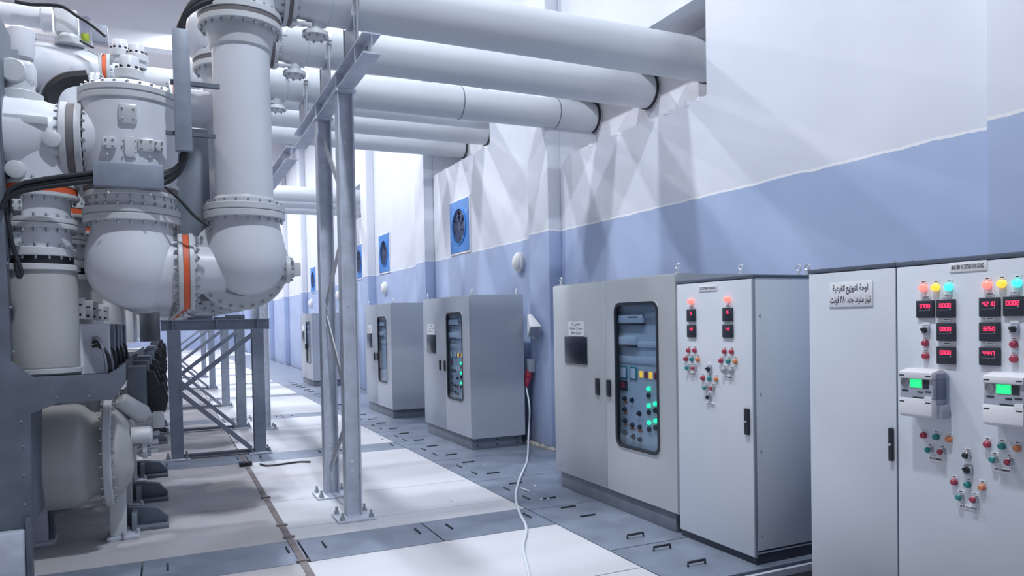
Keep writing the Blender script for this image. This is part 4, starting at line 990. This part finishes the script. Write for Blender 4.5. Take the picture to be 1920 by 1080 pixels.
# ------------------------------------------------------------------ things on the wall
def fan(yc, zc, s, label, seal):
    Fn = thing('exhaust_fan', label, 'fan', (WX, yc, zc), 'blue wall exhaust fans')
    h = s/2
    R = h*.70
    # square plate with a round hole
    n = 32; inn = [(R*math.cos(2*PI*i/n), R*math.sin(2*PI*i/n)) for i in range(n)]
    out = []
    for (a, b) in inn:
        k = h/max(abs(a), abs(b)); out.append((a*k, b*k))
    vs = [(-.03,)+p for p in inn]+[(-.03,)+p for p in out]+[(-.002,)+p for p in inn]+[(-.002,)+p for p in out]; fs = []
    for i in range(n):
        j = (i+1) % n; fs += [(i, j, n+j, n+i), (2*n+j, 2*n+i, 3*n+i, 3*n+j), (j, i, 2*n+i, 2*n+j), (n+i, n+j, 3*n+j, 3*n+i)]
    MB().add(vs, fs).build('frame', 'fan_blue', Fn)
    MB().ring((-.045, 0, 0), (1, 0, 0), R-.012, R+.012, .03, 40).build('inlet_ring', 'fan_blue', Fn)
    MB().lathe((-.0045, 0, 0), (1, 0, 0), [(0, R-.001), (.003, R-.001)], 32).build('back_shade', 'fan_dark', Fn)
    MB().lathe((-.03, 0, 0), (1, 0, 0), [(0, .08), (.022, .09)], 20).build('hub', 'fan_dark', Fn)
    for k in range(6):
        a = 2*PI*k/6; mb = MB(); u = Vector((0, math.cos(a), math.sin(a))); v = Vector((0, -math.sin(a), math.cos(a)))
        P = [u*.07+v*-.05+Vector((-.01, 0, 0)), u*.07+v*.05+Vector((-.026, 0, 0)), u*(R*.93)+v*.10+Vector((-.028, 0, 0)), u*(R*.93)+v*-.12+Vector((-.008, 0, 0))]
        Q = [p+Vector((-.004, 0, 0)) for p in P]
        mb.add(P+Q, [(0, 1, 2, 3), (7, 6, 5, 4), (0, 4, 5, 1), (1, 5, 6, 2), (2, 6, 7, 3), (3, 7, 4, 0)]).build('fan_blade', 'shade_grey' if False else 'fan_dark', Fn)
    g = MB()
    for rr in (.35, .6, .85): g.ring((-.045, 0, 0), (1, 0, 0), R*rr-.004, R*rr+.004, .006, 32)
    g.build('guard', 'fan_dark', Fn)
    MB().frame(-h-.035, h+.035, -h-.035, h+.035, -h, h, -h, h, .01, -.02, -.001).build('white_surround', 'wall_white', Fn)
fan(12.485, 3.455, .92, 'nearest blue exhaust fan high on the wall above the brushed grey cabinet', 0)
fan(17.55, 3.42, .90, 'second blue exhaust fan on the wall, just right of the trestle columns', 0)
fan(20.1, 3.42, .90, 'third blue exhaust fan, cut off by the right trestle column', 0)
fan(27.1, 3.32, .88, 'farthest small blue exhaust fan left of the trestle columns', 0)
def sounder(yc, zc, label, X=WX):
    T = thing('wall_sounder', label, 'alarm', (X, yc, zc), 'round white wall sounders')
    MB().lathe((-.001, 0, 0), (-1, 0, 0), [(0, .15), (.05, .15), (.055, .14)], 32).build('base', 'plastic_white', T)
    MB().lathe((-.05, 0, 0), (-1, 0, 0), [(0, .125), (.03, .115), (.055, .08), (.065, .01)], 32).build('dome', 'plastic_white', T)
sounder(10.03, 2.615, 'nearest round white wall sounder above the near end of the brushed cabinet')
sounder(17.55, 2.58, 'round white sounder under the second blue fan')
sounder(22.85, 2.6, 'round white sounder seen between the two trestle columns')
sounder(27.6, 2.5, 'farthest tiny round white sounder left of the trestle')
# wedge shaped white horn on the pilaster
HN = thing('wall_horn', 'white tapered horn pointing down on the blue pilaster', 'horn', (PX, 9.02, 1.66))
ax = Vector((-.12, -.72, -.68)).normalized()
o_ = Vector((-.09, .17, .15))
sx = ax.cross(Vector((0, 0, 1))).normalized(); sy = sx.cross(ax)
vs = []
for (t, wx, wy) in ((0, .03, .03), (.33, .085, .10)):
    for (i, j) in ((-1, -1), (1, -1), (1, 1), (-1, 1)): vs.append(o_+ax*t+sx*wx*i+sy*wy*j)
MB().add(vs, [(3, 2, 1, 0), (4, 5, 6, 7), (0, 1, 5, 4), (1, 2, 6, 5), (2, 3, 7, 6), (3, 0, 4, 7)]).build('horn_body', 'plastic_white', HN, bevel=.012)
c = o_+ax*.362
MB().obox(o_+ax*.332, sx, sy, ax, .07, .085, .003).build('mouth', 'shade_grey', HN)
MB().tube([(-.005, .12, -.18), (-.06, .11, -.16), (-.09, .06, -.1), c-ax*.12], .014, 8).build('bracket', 'plastic_white', HN)
MB().lathe((-.001, .12, -.18), (-1, 0, 0), [(0, .035), (.02, .035), (.025, .02)], 16).build('wall_mount', 'socket_grey', HN)
sq = onX(993, 686, PX-.06)
SK = thing('wall_socket', 'grey industrial wall socket with red plug beside the brushed cabinet', 'socket', (PX, min(sq.y, 9.26), sq.z-.06))
MB().box(-.10, -.001, -.075, .075, -.03, .15).build('socket_body', 'socket_grey', SK, bevel=.02, seg=3)
MB().lathe((-.06, 0, -.0), (-.35, 0, -1), [(0, .05), (.06, .05), (.065, .06), (.09, .06)], 20).build('socket_collar', 'plug_red', SK)
MB().lathe((-.092, 0, -.09), (-.2, 0, -1), [(0, .052), (.07, .045), (.12, .03), (.15, .018)], 20).build('plug', 'plug_red', SK)
pts = [SK.location+Vector((-.12, 0, -.24)), onX(993, 765, 4.52), onX(991, 815, 4.50)]
fp = [(990, 829), (989, 860), (983, 878), (972.5, 903), (967, 932), (974, 961), (987, 990), (981, 1026), (987, 1056), (992, 1078), (996, 1100)]
for (x, y) in fp[1:]:
    q = onZ(x, y, .012); pts.append(q)
tag(MB().tube(pts, .012, 8).build('power_cable', 'cable_white'), 'white power cable hanging from the red plug and snaking over the floor', 'cable')
SK2 = MB().tube([onZ(976, 915, .012), onZ(984, 918, .012), onZ(992, 921, .012)], .008, 6).build('tape_end', 'cable_white')
tag(SK2, 'short white tape end sticking out by the cable bend', 'tape')
# broken plaster at the pilaster foot
RB = random.Random(3); mb = MB()
for i in range(26):
    y_ = RB.uniform(8.62, 9.4); s = RB.uniform(.008, .035); x_ = PX-.02-RB.uniform(0, .06)
    mb.obox((x_, y_, s*.5), Vector((1, 0, 0)), Vector((0, 1, 0)).lerp(Vector((0, 1, .4)), RB.random()).normalized(), Vector((0, -.2, 1)).normalized(), s, s*1.5, s*.5)
o = mb.build('plaster_rubble', 'rubble', smooth=0); tag(o, 'broken plaster rubble along the foot of the blue pilaster', 'rubble'); o['kind'] = 'stuff'
o = MB().box(-.06, .06, -.09, .09, 0, .20).build('wall_bracket_box', 'plastic_white', loc=(4.54, 15.6, .12), bevel=.01); tag(o, 'small white box low on the wall between the trestle and the second cabinet', 'box')
o.location = (4.2, 15.3, 0)
# bright paint flakes and screws lying on the covers
for i, (x, y) in enumerate(((1004, 911), (1016, 936), (1028, 935), (910, 871), (717, 823), (710, 816), (846, 939))):
    q = onZ(x, y, .004)
    tag(MB().obox((q.x, q.y, .006), Vector((.8, .6, 0)), Vector((-.6, .8, 0)), Vector((0, 0, 1)), .018, .010, .004).build('paint_flake', 'label_white'), 'tiny white paint flake on the floor, ' + ('at the pilaster foot', 'left of the pair near the cable', 'right of the pair near the cable', 'left of the brushed cabinet', 'near the far cover edge', 'on the far cover strip', 'on the white slab right of the trestle')[i], 'debris')
# flat earthing strip running along the slabs
ST = thing('earth_strip', 'long rusty flat earthing strip lying on the slabs towards the camera', 'strip', (.87, 5.22, 0))
MB().box(-.025, .025, 0, 5.3, .001, .008).build('strip', 'rust_steel', ST)
MB().box(-.35, .025, -.05, 0, .001, .008).build('strip_elbow', 'rust_steel', ST)
for q in (.33, 1.0, 1.4, 2.55, 4.5): MB().box(-.045, .045, q, q+.04, .001, .014).build('clip', 'rust_steel', ST)
MB().box(-.09, .06, 4.42, 4.55, .008, .05).build('clamp_block', 'black_plastic', ST, bevel=.006)
tag(MB().tube([onZ(x, y, .012) for x, y in ((488, 870), (500, 873), (530, 870), (560, 866), (582, 866))], .012, 6).build('cable_offcut', 'black_rubber'), 'short black cable offcut on the slab beside the support frame', 'cable')
